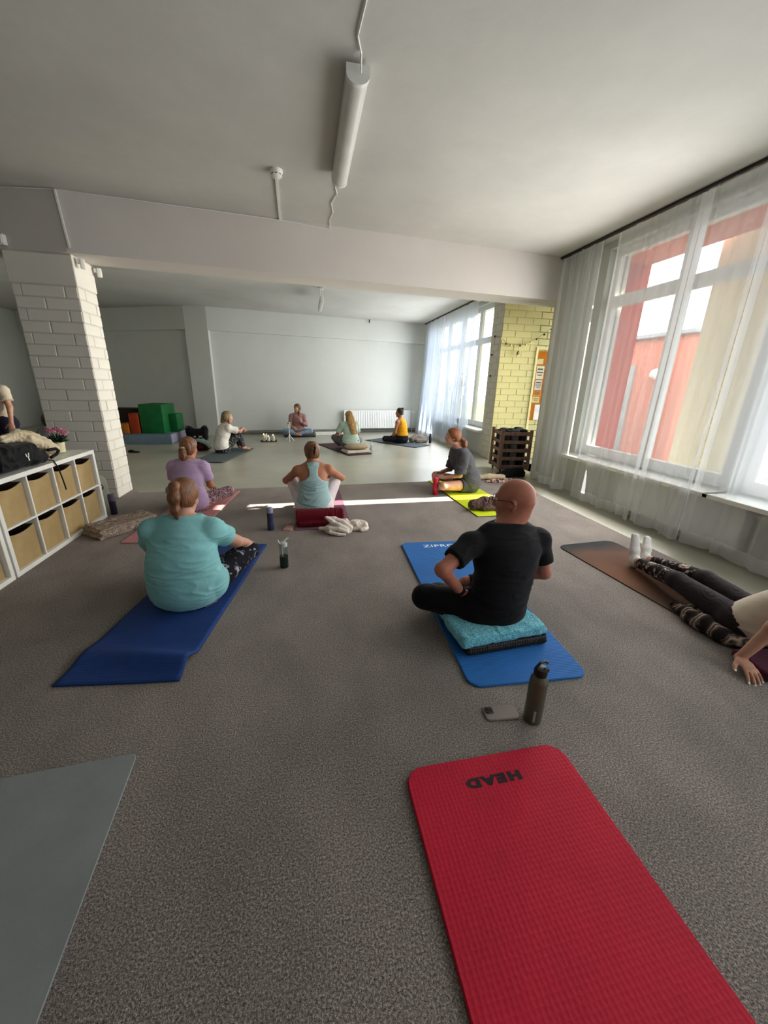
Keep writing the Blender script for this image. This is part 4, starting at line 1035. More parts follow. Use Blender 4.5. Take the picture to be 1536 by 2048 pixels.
# woman in mustard top
def strap(T, hc):
    def f(Q):
        g_ = np.interp(Q[:, 2], [0.38, 0.46, 0.52, 0.58, 0.66], [0.30, 0.155, 0.128, 0.118, 0.11]); return np.abs(Q[:, 0]) - g_
    return f
person('person', 'woman with a dark hair bun in a mustard top near the far radiator', (2.52, 10.22, 0.010), 48,
    tor(TORSO_F, 1.02, 1.0, 0.0, SLOUCH(0.05, 0.05), 1.06), (0, 0.085, 0.790), (14, -4, 0),
    [((-0.168, 0.05, 0.555), (-0.225, 0.075, 0.30), (-0.20, 0.235, 0.12), (0.1, 0.8, -0.4), (-0.5, 0.3, 0.8), (0.8, 0.4, 0), 25), ((0.168, 0.05, 0.555), (0.225, 0.09, 0.30), (0.21, 0.27, 0.17), (-0.1, 0.8, -0.4), (0.5, 0.3, 0.8), (-0.8, 0.4, 0), 25)],
    [((-0.10, 0.02, 0.10), (-0.36, 0.30, 0.12), (-0.02, 0.36, 0.075), (0.11, 0.40, 0.05)), ((0.10, 0.02, 0.10), (0.36, 0.29, 0.14), (0.02, 0.44, 0.07), (-0.11, 0.47, 0.05))],
    dict(mat=M_TOP_YEL, name='vest_top', style='tank', inf=0.011, hem=((0, 0, 0.20), (0, 0, -1)), fold=0.004, seed=81, cutf=strap),
    dict(mat=leggings('black_dotted_trousers', (20, 20, 24), ((90, 90, 100), (120, 118, 124)), 22, 0.62), name='trousers', inf=0.016, len=1.92, fold=0.004), skin=M_SKINT, h=0.0105,
    hair=dict(mat=M_HDARK, cap=dict(thick=0.011, nape=-0.06), seed=20, parts=[('hair_bun', lambda Q, P: Q.ell(P(0, -0.095, 0.095), (0.036, 0.036, 0.034), AX0, 0.01))]))

# two people in the shade behind the shelf, far left
TS = [(0.78, .150, .110), (0.86, .170, .125), (0.95, .155, .115), (1.04, .135, .100), (1.14, .148, .112), (1.22, .155, .105), (1.29, .142, .085), (1.335, .085, .062), (1.375, .052, .052)]
person('person', 'standing person in a light top and navy trousers cut off by the left picture edge', (-4.43, 6.85, 0), 160,
    tor(TS, 1.0, 1.0, 0.0, lambda z: (0, 0.03)), (0, 0.05, 1.49), (0, -10, 0),
    [((-0.175, 0.03, 1.285), (-0.255, 0.06, 1.05), (-0.315, 0.14, 0.84), (-0.1, 0.2, -0.9), (-0.5, 0.6, 0.2), (0.8, 0.4, 0), 25), ((0.175, 0.03, 1.285), (0.235, 0.10, 1.03), (0.16, 0.26, 0.86), (-0.2, 0.5, -0.8), (0.5, 0.6, 0.2), (-0.8, 0.4, 0), 25)],
    [((-0.095, 0.02, 0.82), (-0.105, 0.05, 0.45), (-0.11, 0.0, 0.075), (-0.13, 0.14, 0.03)), ((0.095, 0.02, 0.82), (0.105, 0.05, 0.45), (0.11, 0.0, 0.075), (0.13, 0.14, 0.03))],
    dict(mat=M_TEE_CREAM, name='t_shirt', inf=0.016, sleeve=0.62, sl_inf=1.4, hem=((0, 0, 0.86), (0, 0, -1)), fold=0.005, seed=91),
    dict(mat=M_NAVY, name='trousers', inf=0.02, len=1.9, fold=0.004), h=0.010, face=True, hair=dict(mat=M_HDARK, cap=dict(thick=0.018, nape=-0.11), seed=22))
person('person', 'seated dark-haired person in a grey shirt behind the flower pot and pillar', (-4.58, 8.05, 0), -20,
    tor(TORSO_F, 1.1, 1.05, 0.0, SLOUCH(0.06, 0.05)), (0, 0.09, 0.735), (0, -8, 0),
    [((-0.17, 0.05, 0.52), (-0.22, 0.10, 0.29), (-0.17, 0.29, 0.21), (0.4, 0.8, -0.2), (-0.4, 0, 0.9), (1, 0.3, 0), 25), ((0.17, 0.05, 0.52), (0.22, 0.10, 0.29), (0.17, 0.29, 0.21), (-0.4, 0.8, -0.2), (0.4, 0, 0.9), (-1, 0.3, 0), 25)],
    [((-0.10, 0.03, 0.10), (-0.355, 0.27, 0.165), (0.0, 0.36, 0.075), (0.1, 0.40, 0.055)), ((0.10, 0.03, 0.10), (0.36, 0.27, 0.16), (0.04, 0.42, 0.07), (-0.08, 0.46, 0.05))],
    dict(mat=cloth('grey_jersey', (120, 122, 124)), name='t_shirt', inf=0.016, sleeve=0.7, sl_inf=1.4, hem=((0, 0, 0.06), (0, 0.2, -1)), fold=0.005, seed=95),
    dict(mat=M_PANT_DARK, name='trousers', inf=0.010, len=1.9), h=0.0105, hair=dict(mat=M_HDARK, cap=dict(thick=0.018, nape=-0.10), seed=24))

# ================================================================== mats
def rrect(W, L, r, seg=6):
    pts = []
    for cx, cy, a0 in ((W / 2 - r, L / 2 - r, 0), (-W / 2 + r, L / 2 - r, 90), (-W / 2 + r, -L / 2 + r, 180), (W / 2 - r, -L / 2 + r, 270)):
        for i in range(seg + 1):
            a = math.radians(a0 + 90 * i / seg); pts.append((cx + r * math.cos(a), cy + r * math.sin(a)))
    return pts
def mat_mesh(W, L, t, r):
    mb = MB(); P = rrect(W, L, r); b = min(t * 0.4, 0.004)
    Pi = rrect(W - 2 * b, L - 2 * b, max(r - b, 0.002))
    rings = [[mb.bm.verts.new((x, y, z)) for x, y in p] for p, z in ((Pi, 0.0), (P, b), (P, t - b), (Pi, t))]
    n = len(P)
    for A, B in zip(rings, rings[1:]):
        for i in range(n):
            j = (i + 1) % n; mb.bm.faces.new((A[i], A[j], B[j], B[i]))
    mb.bm.faces.new(list(reversed(rings[0]))); mb.bm.faces.new(rings[-1]); return mb
def yoga_mat(label, c, rz, W, L, t, mat, r=0.03, under=None):
    o = thing('exercise_mat', label, 'mat', (c[0], c[1], 0.0005), rz)
    if under:
        mat_mesh(W + 0.004, L + 0.004, t * 0.5, r).obj('underside_layer', under, o)
        mat_mesh(W, L, t * 0.5, r).obj('top_layer', mat, o, (0, 0, t * 0.5))
    else: mat_mesh(W, L, t, r).obj('mat_sheet', mat, o)
    return o
def mat_material(name, col, kind='plain', scale=60, strength=0.4, rough=0.75):
    m = Mat(name, col, rough, 0.25)
    lo = tuple(c * 0.92 for c in col)
    m.color(m.ramp(m.noise(4, 4), [(0.3, lo), (0.7, col)]))
    if kind == 'dots': m.bump(m.voronoi(scale, rnd=0.25), strength, 0.004)
    elif kind == 'ribs': m.bump(m.wave(scale, 0.0, axis='Y', detail=0), strength, 0.004)
    elif kind == 'plain': m.bump(m.noise(320, 3), strength * 0.5, 0.002)
    m.bump(m.noise(7, 3), 0.12, 0.02)
    return m.m
def lettering(txt, mat, parent, loc, rz, width, sy=1.0, bold=0.0):
    cu = bpy.data.curves.new('lettering', 'FONT'); cu.body = txt; cu.offset = bold; cu.align_x = 'CENTER'; cu.align_y = 'CENTER'; cu.extrude = 0.01; cu.space_character = 1.05 + bold * 3
    tmp = bpy.data.objects.new('lettering_tmp', cu); COL.objects.link(tmp)
    me = bpy.data.meshes.new_from_object(tmp.evaluated_get(bpy.context.evaluated_depsgraph_get()))
    bpy.data.objects.remove(tmp); 
    xs = [v.co.x for v in me.vertices]; k = width / (max(xs) - min(xs))
    for v in me.vertices: v.co.x *= k; v.co.y *= k * sy; v.co.z *= 0.05
    me.materials.clear()
    return put('lettering', me, mat, parent, loc, (0, 0, math.radians(rz)))

M_MRED = mat_material('red_foam', (178, 18, 46), 'dots', 62, 0.5)
red = yoga_mat('thick red exercise mat in the foreground', (0.695, 0.20, 0), 0.5, 0.70, 1.83, 0.016, M_MRED, 0.075)
lettering('HEAD', simple('black_print', (34, 16, 20), 0.7, var=0), red, (-0.005, 0.81, 0.0163), 180, 0.235, 0.62, 0.075)
M_MGREY = mat_material('grey_foam', (132, 136, 136), 'plain', 60, 0.5)
yoga_mat('thin light grey mat at the bottom left corner', (-0.995, 0.455, 0), 3.8, 0.62, 1.83, 0.006, M_MGREY, 0.03)
M_MBLUE = mat_material('blue_ribbed_foam', (36, 104, 176), 'ribs', 26, 0.6)
blue = yoga_mat('bright blue ribbed mat under the bald man', (1.175, 2.44, 0), -2.6, 0.685, 1.93, 0.015, M_MBLUE, 0.07)
lettering('ZIPRO', simple('white_print', (206, 220, 230), 0.7, var=0), blue, (0.020, 0.855, 0.0153), 0, 0.32, 0.75, 0.012)
M_MYEL = mat_material('lime_foam', (186, 200, 22), 'plain', 60, 0.4)
M_MDARK = simple('dark_foam', (30, 30, 32), 0.8)
yoga_mat('lime yellow mat with dark underside below the woman in charcoal', (2.285, 5.03, 0), 1.5, 0.62, 1.84, 0.012, M_MYEL, 0.012, M_MDARK)
M_MPINK = mat_material('pink_foam', (186, 128, 130), 'plain', 60, 0.4)
yoga_mat('dusty pink mat under the woman in lilac', (-1.37, 4.72, 0), -6.2, 0.62, 1.93, 0.010, M_MPINK, 0.03)
M_MMAUVE = mat_material('mauve_foam', (112, 76, 92), 'plain', 60, 0.4)
yoga_mat('mauve mat under the woman in the racer-back top', (0.145, 4.80, 0), 0, 0.61, 1.75, 0.008, M_MMAUVE, 0.015)
m = Mat('ombre_mat', (120, 90, 76), 0.9, 0.1)
gx = m.n.new('ShaderNodeSeparateXYZ'); m.l.new(m.tc.outputs['Object'], gx.inputs[0])
fa = m.math('ADD', m.math('MULTIPLY', gx.outputs['Y'], 0.55), m.math('ADD', m.math('MULTIPLY', m.noise(1.6, 3), 0.35), 0.32))
m.color(m.ramp(fa, [(0.05, (44, 42, 40)), (0.35, (82, 66, 56)), (0.62, (108, 74, 56)), (0.85, (92, 68, 56)), (0.97, (42, 46, 48))]))
yoga_mat('brown ombre mat under the reclining woman', (2.83, 2.27, 0), 4.5, 0.66, 1.83, 0.008, m.m, 0.09, M_MDARK)
M_MSLATE = mat_material('slate_foam', (86, 98, 100), 'plain', 60, 0.4)
yoga_mat('slate grey mat under the woman with the ash bob', (-1.72, 8.66, 0), -12.5, 0.62, 1.73, 0.010, M_MSLATE, 0.01, M_MDARK)
yoga_mat('dark maroon mat under the blond woman', (0.86, 9.35, 0), 20, 0.60, 1.83, 0.008, mat_material('maroon_foam', (66, 30, 40)), 0.01)
yoga_mat('dark grey mat under the woman in mustard', (2.42, 10.32, 0), 38, 0.68, 1.75, 0.008, mat_material('graphite_foam', (74, 82, 90)), 0.01, M_MDARK)
yoga_mat('dark mat under the teacher', (-0.20, 11.78, 0), 95, 0.60, 0.9, 0.008, mat_material('plum_foam', (52, 34, 40)), 0.01)
tag(MB().box((0, 0, 0.035), (1.20, 0.30, 0.07), bevel=0.008, seg=2).obj('low_plinth', M_WHITE, None, (0.85, 12.20, -0.008), (0, 0, 0.152)), 'low white plinth along the far wall beside the teacher', 'plinth')
# dark blue mat with a hump at its near end
W_, L_, t_ = 0.62, 1.83, 0.012
nu, nv = 25, 92
U, Vv = np.meshgrid(np.linspace(-W_ / 2, W_ / 2, nu), np.linspace(-L_ / 2, L_ / 2, nv))
dv = Vv + L_ / 2
Hh = 0.060 * np.exp(-((dv - 0.13 - 0.10 * (0.5 - U / W_)) / 0.085) ** 2) * (0.35 + 0.65 / (1 + np.exp(-(U + 0.05) / 0.07))) + 0.004 * np.sin(dv * 3) ** 2
Yy = Vv + 0.03 * np.exp(-(dv / 0.2) ** 2) * (U / W_ + 0.5)
top_ = np.stack([U, Yy, Hh + t_], -1).reshape(-1, 3); bot_ = np.stack([U, Yy, Hh], -1).reshape(-1, 3); n_ = nu * nv
i = (np.arange(nv - 1)[:, None] * nu + np.arange(nu - 1)[None]).ravel()
F = [np.stack([i, i + 1, i + nu + 1, i + nu], 1), np.stack([i + nu, i + nu + 1, i + 1, i], 1) + n_]
ring = list(range(nu)) + [nu * k + nu - 1 for k in range(1, nv)] + list(range(n_ - 2, n_ - nu - 1, -1)) + [nu * k for k in range(nv - 2, 0, -1)]
ring = np.array(ring); nx_ = np.roll(ring, -1); F.append(np.stack([ring + n_, nx_ + n_, nx_, ring], 1))
navy = thing('exercise_mat', 'dark blue mat with a rumpled near end under the woman in aqua', 'mat', (-0.865, 2.715, 0.0005), -9)
put('mat_sheet', np_mesh('mat_sheet', np.concatenate([top_, bot_]), np.concatenate(F)), mat_material('navy_foam', (26, 58, 118), 'ribs', 30, 0.3), navy)

# ================================================================== small things on the floor
# towels under the bald man
def soft_box(name, label, cat, loc, rz, half, mat, r=0.03, fold=0.004, freq=25, h=0.007, layers=None, group=None):
    S = SDF(h)
    if layers:
        for c, hf in layers: S.box(c, hf, None, min(r, min(hf) * 0.95), 0.004)
    else: S.box((0, 0, half[2]), half, None, r, 0.01)
    o = thing(name, label, cat, loc, rz, group)
    sdf_obj('fabric', S, mat, o, disp=folds(sum(map(ord, label)) % 97, fold, freq))
    return o
def terry(name, col, col2=None, scale=140):
    m = Mat(name, col, 1.0, 0.05); m.color(m.ramp(m.noise(scale, 3), [(0.35, tuple(c * 0.75 for c in col)), (0.65, col2 or col)])); m.bump(m.noise(scale, 3, 0.7), 0.9, 0.008); m.p.inputs['Sheen Weight'].default_value = 0.2; return m.m
q = Mat('quilted_black', (44, 44, 46), 0.9, 0.1); q.color(q.ramp(q.voronoi(60, rnd=0.2), [(0.2, (86, 86, 86)), (0.5, (34, 34, 36))])); q.bump(q.voronoi(60, rnd=0.2), 0.6, 0.006)
soft_box('folded_blanket', 'black quilted blanket folded under the turquoise towel', 'blanket', (1.115, 1.965, 0.0157), 4, None, q.m, 0.022, 0.003, layers=[((0, 0, 0.024), (0.27, 0.24, 0.024)), ((0.005, 0.003, 0.046), (0.265, 0.235, 0.022))])
soft_box('folded_towel', 'turquoise terry towel folded under the bald man', 'towel', (1.095, 1.975, 0.078), 6, None, terry('turquoise_terry', (76, 178, 204), (140, 222, 236)), 0.022, 0.006, 20, layers=[((0, 0, 0.022), (0.285, 0.25, 0.022)), ((-0.01, 0.0, 0.050), (0.275, 0.245, 0.018)), ((-0.20, -0.12, 0.03), (0.10, 0.13, 0.03))])

def rod_bottle(label, loc, prof, body_mat, cap_prof, cap_mat, rz=0):
    o = thing('water_bottle', label, 'bottle', loc, rz)
    MB().lathe(prof).obj('body', body_mat, o, smooth=True, angle=50)
    MB().lathe(cap_prof).obj('cap', cap_mat, o, smooth=True, angle=50)
    return o
M_OLIVE = simple('olive_metal', (92, 92, 76), 0.45, 0.4, 0.35, var=0.03)
b = rod_bottle('large olive metal bottle with black loop cap beside the silver phone', (1.005, 1.262, 0), [(0.036, 0.0), (0.041, 0.006), (0.041, 0.225), (0.038, 0.243), (0.026, 0.257), (0.026, 0.265)], M_OLIVE,
    [(0.029, 0.262), (0.030, 0.285), (0.026, 0.298), (0.014, 0.302)], M_BLACK)
MB().tube([(-0.026, 0, 0.285), (-0.030, 0, 0.312), (-0.012, 0, 0.330), (0.016, 0, 0.330), (0.032, 0, 0.316)], 0.0065, 8).obj('carry_loop', M_BLACK, b, rot=(0, 0, 0.2), smooth=True)
MB().box((0, 0, 0), (0.024, 0.018, 0.022), bevel=0.004).obj('spout', simple('dark_grey_plastic', (52, 52, 54), 0.5), b, (0.018, -0.012, 0.295))
MB().box((0, 0, 0), (0.010, 0.002, 0.062)).obj('label_strip', simple('pale_label', (160, 156, 144), 0.6), b, (-0.019, -0.0372, 0.055), (0, 0, -0.47))
ph = thing('smartphone', 'silver smartphone lying face down beside the olive bottle', 'phone', (0.873, 1.320, 0.0004), -5)
mat_mesh(0.166, 0.084, 0.010, 0.014).obj('body', simple('graphite_glass', (128, 118, 112), 0.3, 0.5, 0.2, var=0.02), ph)
ci = mat_mesh(0.040, 0.040, 0.0025, 0.009).obj('camera_island', simple('dark_glass', (70, 66, 66), 0.15, 0.5), ph, (-0.056, 0.012, 0.010))
for dx, dy in ((-0.009, 0.009), (0.009, 0.0), (-0.009, -0.010)): MB().lathe([(0.0075, 0.0), (0.0075, 0.0035), (0.0055, 0.0035)], seg=16).obj('lens', M_BLACK, ci, (dx, dy, 0.0025), smooth=True)
M_CLEAR = glass_mat('clear_plastic', (0.78, 0.86, 0.84), 0.10, 0.08); M_GRNLIQ = simple('dark_green_plastic', (10, 34, 26), 0.2, 0.5, var=0)
b = thing('shaker_bottle', 'clear bottle half full of dark green drink with a flip straw', 'bottle', (-0.228, 3.075, 0))
MB().lathe([(0.034, 0.104), (0.0345, 0.11), (0.032, 0.170), (0.031, 0.195)]).obj('body', M_CLEAR, b, smooth=True)
MB().lathe([(0.034, 0.0), (0.036, 0.004), (0.035, 0.104)]).obj('drink', M_GRNLIQ, b, smooth=True)
MB().lathe([(0.034, 0.192), (0.035, 0.215), (0.032, 0.222), (0.012, 0.226)]).obj('cap', simple('grey_white_cap', (176, 184, 182), 0.4), b, smooth=True)
MB().tube([(0.0, 0, 0.222), (0.012, 0, 0.240), (0.040, 0, 0.262), (0.046, 0, 0.262)], 0.007).tube([(-0.028, 0, 0.215), (-0.036, 0, 0.238), (-0.040, 0, 0.250)], 0.005).obj('flip_spout', M_WHITE, b, smooth=True)
MB().tube([(-0.008, 0, 0.105), (-0.010, 0, 0.195)], 0.004).obj('straw', M_WHITE, b)
BOTP = [(0.030, 0.0), (0.034, 0.006), (0.034, 0.07), (0.030, 0.12), (0.033, 0.17), (0.033, 0.195)]
M_LAVCAP = simple('lavender_cap', (142, 138, 166), 0.5); M_NAVYB = simple('navy_bottle', (46, 52, 80), 0.35, 0.4)
rod_bottle('navy bottle with lavender cap standing left of the maroon bolster', (-0.41, 3.99, 0), BOTP, M_NAVYB, [(0.034, 0.193), (0.034, 0.235), (0.026, 0.250), (0.010, 0.254)], M_LAVCAP)
rod_bottle('dark violet bottle standing in front of the leaning grey board', (-2.215, 4.735, 0), [(0.030, 0.0), (0.034, 0.006), (0.034, 0.15), (0.034, 0.165)], simple('violet_black', (34, 30, 42), 0.4), [(0.037, 0.163), (0.037, 0.205), (0.034, 0.225), (0.034, 0.238), (0.012, 0.240)], simple('violet_cap', (78, 72, 96), 0.5))
b = rod_bottle('bright red bottle held in front of the woman in charcoal', (1.80, 5.14, 0), [(0.036, 0.0), (0.040, 0.006), (0.040, 0.20), (0.034, 0.215)], simple('red_plastic', (186, 18, 48), 0.35, 0.4), [(0.036, 0.213), (0.036, 0.245), (0.018, 0.252)], simple('pink_red_cap', (214, 34, 70), 0.4))
MB().tube([(-0.01, 0, 0.246), (-0.035, 0, 0.285), (-0.060, 0, 0.292), (-0.062, 0, 0.278), (-0.038, 0, 0.268), (-0.012, 0, 0.250)], 0.008).obj('strap', simple('pink_red_strap', (170, 28, 60), 0.5), b, smooth=True)
nb_ = thing('notebook', 'small pink notebook beside the maroon bolster', 'notebook', (-0.225, 4.00, 0.0004), -12)
MB().box((0, 0, 0.005), (0.085, 0.135, 0.010), bevel=0.002).obj('pages', simple('paper_edge', (190, 170, 160), 0.8), nb_)
MB().box((0, 0, 0.0115), (0.088, 0.138, 0.003), bevel=0.001).box((0, 0, 0.0015), (0.090, 0.140, 0.003)).obj('cover', simple('pink_cover', (176, 128, 122), 0.6), nb_)

# maroon bolster: rolled blanket
bo = thing('rolled_blanket', 'maroon rolled blanket behind the woman in the racer-back top', 'blanket', (0.105, 4.10, 0.009), 2)
S = SDF(0.007); S.cone((-0.25, 0, 0.088), (0.26, 0, 0.088), 0.088, 0.086, 0.01, fa=True, fb=True); S.box((0.03, -0.05, 0.030), (0.27, 0.06, 0.030), None, 0.02, 0.02)
M_MAROON = cloth('maroon_fleece', (92, 12, 26)); sdf_obj('roll', S, M_MAROON, bo, disp=folds(3, 0.005, 16, (1.6, 0.6, 0.6)))
MB().tube([(0.262, 0.075 * math.cos(a) * (1 - a / 14), 0.088 + 0.075 * math.sin(a) * (1 - a / 14)) for a in np.linspace(0, 11, 40)], 0.006, 6).obj('spiral_edge', M_MAROON, bo, smooth=True)

def heap(name, label, cat, loc, rz, balls, mat, h=0.007, fold=0.010, freq=20, seed=5, k=0.02):
    """crumpled cloth: chains of fat strands melted together"""
    S = SDF(h)
    for pts, rs in balls: S.chain(pts, rs, k)
    S.cut((0, 0, 0.001), (0, 0, -1))
    o = thing(name, label, cat, loc, rz); sdf_obj('fabric', S, mat, o, disp=folds(seed, fold, freq, (1, 1, 1))); return o
M_IVORY = cloth('ivory_fleece', (214, 202, 190))
def swirl(cx, cy, R, z0, n, dr, r, a0=0.0, tilt=0.0, turn=4.6):
    return ([(cx + (R - dr * t) * math.cos(a0 + t * turn), cy + 0.75 * (R - dr * t) * math.sin(a0 + t * turn), z0 + tilt * t) for t in np.linspace(0, 1, n)], [r] * n)
heap('crumpled_towel', 'ivory towel crumpled beside the maroon roll', 'towel', (0.30, 3.855, 0), 0,
     [([(-0.10, -0.02, 0.03), (0.08, -0.04, 0.03)], [0.055, 0.06]), ([(-0.05, 0.03, 0.05), (0.07, 0.02, 0.05)], [0.06, 0.055]),
      ([(-0.20, -0.01, 0.045), (-0.10, -0.06, 0.060), (0.0, -0.09, 0.055), (0.08, -0.12, 0.03)], [0.016, 0.022, 0.022, 0.02]),
      ([(-0.13, 0.02, 0.150), (-0.07, -0.03, 0.120), (0.0, -0.06, 0.090), (0.08, -0.09, 0.050)], [0.014, 0.024, 0.024, 0.022]),
      ([(-0.13, 0.03, 0.150), (-0.04, 0.02, 0.130), (0.05, -0.02, 0.105), (0.12, -0.07, 0.055)], [0.014, 0.026, 0.024, 0.024]),
      ([(-0.02, 0.06, 0.100), (0.08, 0.03, 0.100), (0.13, -0.03, 0.06)], [0.022, 0.026, 0.024]), ([(-0.10, -0.10, 0.03), (-0.02, -0.14, 0.018), (0.05, -0.15, 0.016)], [0.020, 0.018, 0.014])], M_IVORY, h=0.006, fold=0.004, freq=30, k=0.012)
heap('rolled_towel', 'ivory towel curled into a ring right of the crumpled towel', 'towel', (0.505, 3.87, 0), 0,
     [([(-0.04, 0.0, 0.03), (0.05, 0.0, 0.03)], [0.05, 0.05]), swirl(0, 0, 0.085, 0.055, 14, 0.03, 0.028, -0.4, 0.03), swirl(0.0, 0.0, 0.055, 0.075, 12, 0.03, 0.020, 0.4, 0.02), swirl(0, 0, 0.095, 0.024, 14, 0.0, 0.024, -1.2, 0.0)], M_IVORY, h=0.006, fold=0.003, freq=34, seed=8, k=0.010)
heap('rolled_jumper', 'brown-grey jumper bundled on the lime yellow mat', 'jumper', (2.26, 4.36, 0.012), 3,
     [([(-0.22, 0.0, 0.07), (-0.06, 0.0, 0.085), (0.10, 0.0, 0.08), (0.26, 0.01, 0.06)], [0.060, 0.080, 0.075, 0.055]), ([(-0.16, 0.05, 0.04), (0.10, 0.05, 0.045)], [0.04, 0.05]), ([(-0.10, -0.06, 0.04), (0.22, -0.06, 0.035)], [0.04, 0.035])], cloth('taupe_knit', (98, 76, 72)), fold=0.013, freq=26, seed=9)
# clothes on the floor by the crate
heap('cream_jacket', 'cream jacket lying in front of the slatted crate', 'jacket', (3.02, 5.93, 0), -8, [([(-0.20, 0.0, 0.035), (0.0, 0.02, 0.055), (0.24, 0.0, 0.05)], [0.03, 0.05, 0.045]), ([(-0.26, -0.02, 0.025), (-0.18, 0.0, 0.03)], [0.022, 0.03])], cloth('cream_fleece', (196, 178, 148)), fold=0.008, seed=14)
heap('black_jacket', 'black jacket draped at the foot of the slatted crate', 'jacket', (3.46, 6.06, 0), -8, [([(-0.22, -0.05, 0.06), (-0.05, 0.0, 0.10), (0.20, 0.02, 0.12)], [0.035, 0.06, 0.07]), ([(-0.05, 0.05, 0.05), (0.25, 0.05, 0.06)], [0.05, 0.06])], cloth('black_fleece', (22, 22, 24)), fold=0.010, seed=15)
heap('patterned_scarf', 'pink and black patterned scarf on the carpet behind the bald man', 'scarf', (3.10, 5.77, 0), 0, [([(-0.20, 0, 0.015), (0.0, 0.02, 0.03), (0.24, 0.0, 0.03)], [0.02, 0.03, 0.03]), ([(-0.12, -0.04, 0.012), (0.20, -0.05, 0.015)], [0.018, 0.02])], leggings('pink_black_print', (40, 28, 30), ((190, 150, 140), (214, 180, 168)), 30, 0.46), fold=0.006, seed=16)
# things behind the reclining woman's hip
heap('striped_blanket', 'dark striped woven blanket under the reclining woman', 'blanket', (2.56, 1.78, 0.008), -6, [([(-0.01, 0.20, 0.03), (-0.02, 0.08, 0.04), (-0.03, -0.06, 0.05), (-0.02, -0.18, 0.045), (0.06, -0.26, 0.04)], [0.022, 0.040, 0.055, 0.048, 0.04]), ([(-0.05, -0.04, 0.03), (-0.07, 0.06, 0.02)], [0.03, 0.015]), ([(0.06, 0.12, 0.03), (0.08, -0.2, 0.04)], [0.04, 0.05])],
     (lambda m: (m.color(m.ramp(m.wave(3.0, 5.0, axis='Y', detail=3, dscale=2.0), [(0.0, (34, 30, 30)), (0.45, (52, 42, 42)), (0.6, (128, 100, 92)), (0.68, (44, 38, 38)), (0.86, (176, 160, 140)), (1.0, (60, 50, 48))])), m.bump(m.noise(120, 3), 0.4, 0.004), m.m)[-1])(Mat('striped_weave', (60, 50, 48), 0.95, 0.1)), fold=0.008, seed=17)
soft_box('flat_cushion', 'flat maroon cushion behind the reclining woman', 'cushion', (2.58, 1.34, 0.008), -10, (0.16, 0.12, 0.026), cloth('plum_cotton', (74, 30, 50)), 0.024, 0.003)

# ================================================================== blanket, leaning board
lp = Mat('leopard_fleece', (150, 136, 124), 0.95, 0.08)
lp.color(lp.ramp(lp.noise(26, 4, 0.6, dist=1.5), [(0.40, (92, 78, 68)), (0.47, (168, 152, 138)), (0.55, (110, 94, 84)), (0.62, (196, 182, 168))])); lp.bump(lp.noise(150, 3), 0.5, 0.005)
soft_box('folded_blanket', 'brown and cream patterned blanket folded beside the shelf', 'blanket', (-1.925, 4.23, 0.0), -38, None, lp.m, 0.014, 0.006, 15, 0.006,
         layers=[((0, 0, 0.016), (0.165, 0.31, 0.016)), ((0.005, 0.01, 0.042), (0.16, 0.30, 0.015)), ((-0.005, 0.0, 0.066), (0.155, 0.30, 0.014)), ((0.0, 0.01, 0.087), (0.150, 0.29, 0.012))])
bd = thing('balance_board', 'grey rounded board leaning against the end of the shelf', 'board', (-2.345, 4.80, 0.0), 38)
mat_mesh(0.175, 0.44, 0.018, 0.087).obj('deck', simple('grey_board', (148, 148, 132), 0.5), bd, (0, 0.035, 0.222), (math.radians(83), 0, 0))
lg = MB().lathe([(0.042, 0), (0.042, 0.002)], seg=24).obj('logo_disc', simple('dark_logo', (50, 50, 44), 0.6), bd, (0, 0.006, 0.30), (math.radians(83), 0, 0))
MB().ball((0.008, 0.010, 0), (0.018, 0.016, 0.002), 12, 6).ball((-0.010, 0.016, 0), (0.012, 0.014, 0.002), 12, 6).ball((0.0, -0.014, 0), (0.020, 0.020, 0.002), 12, 6).obj('logo_shape', M_WHITE, lg, (0, 0, 0.0025))

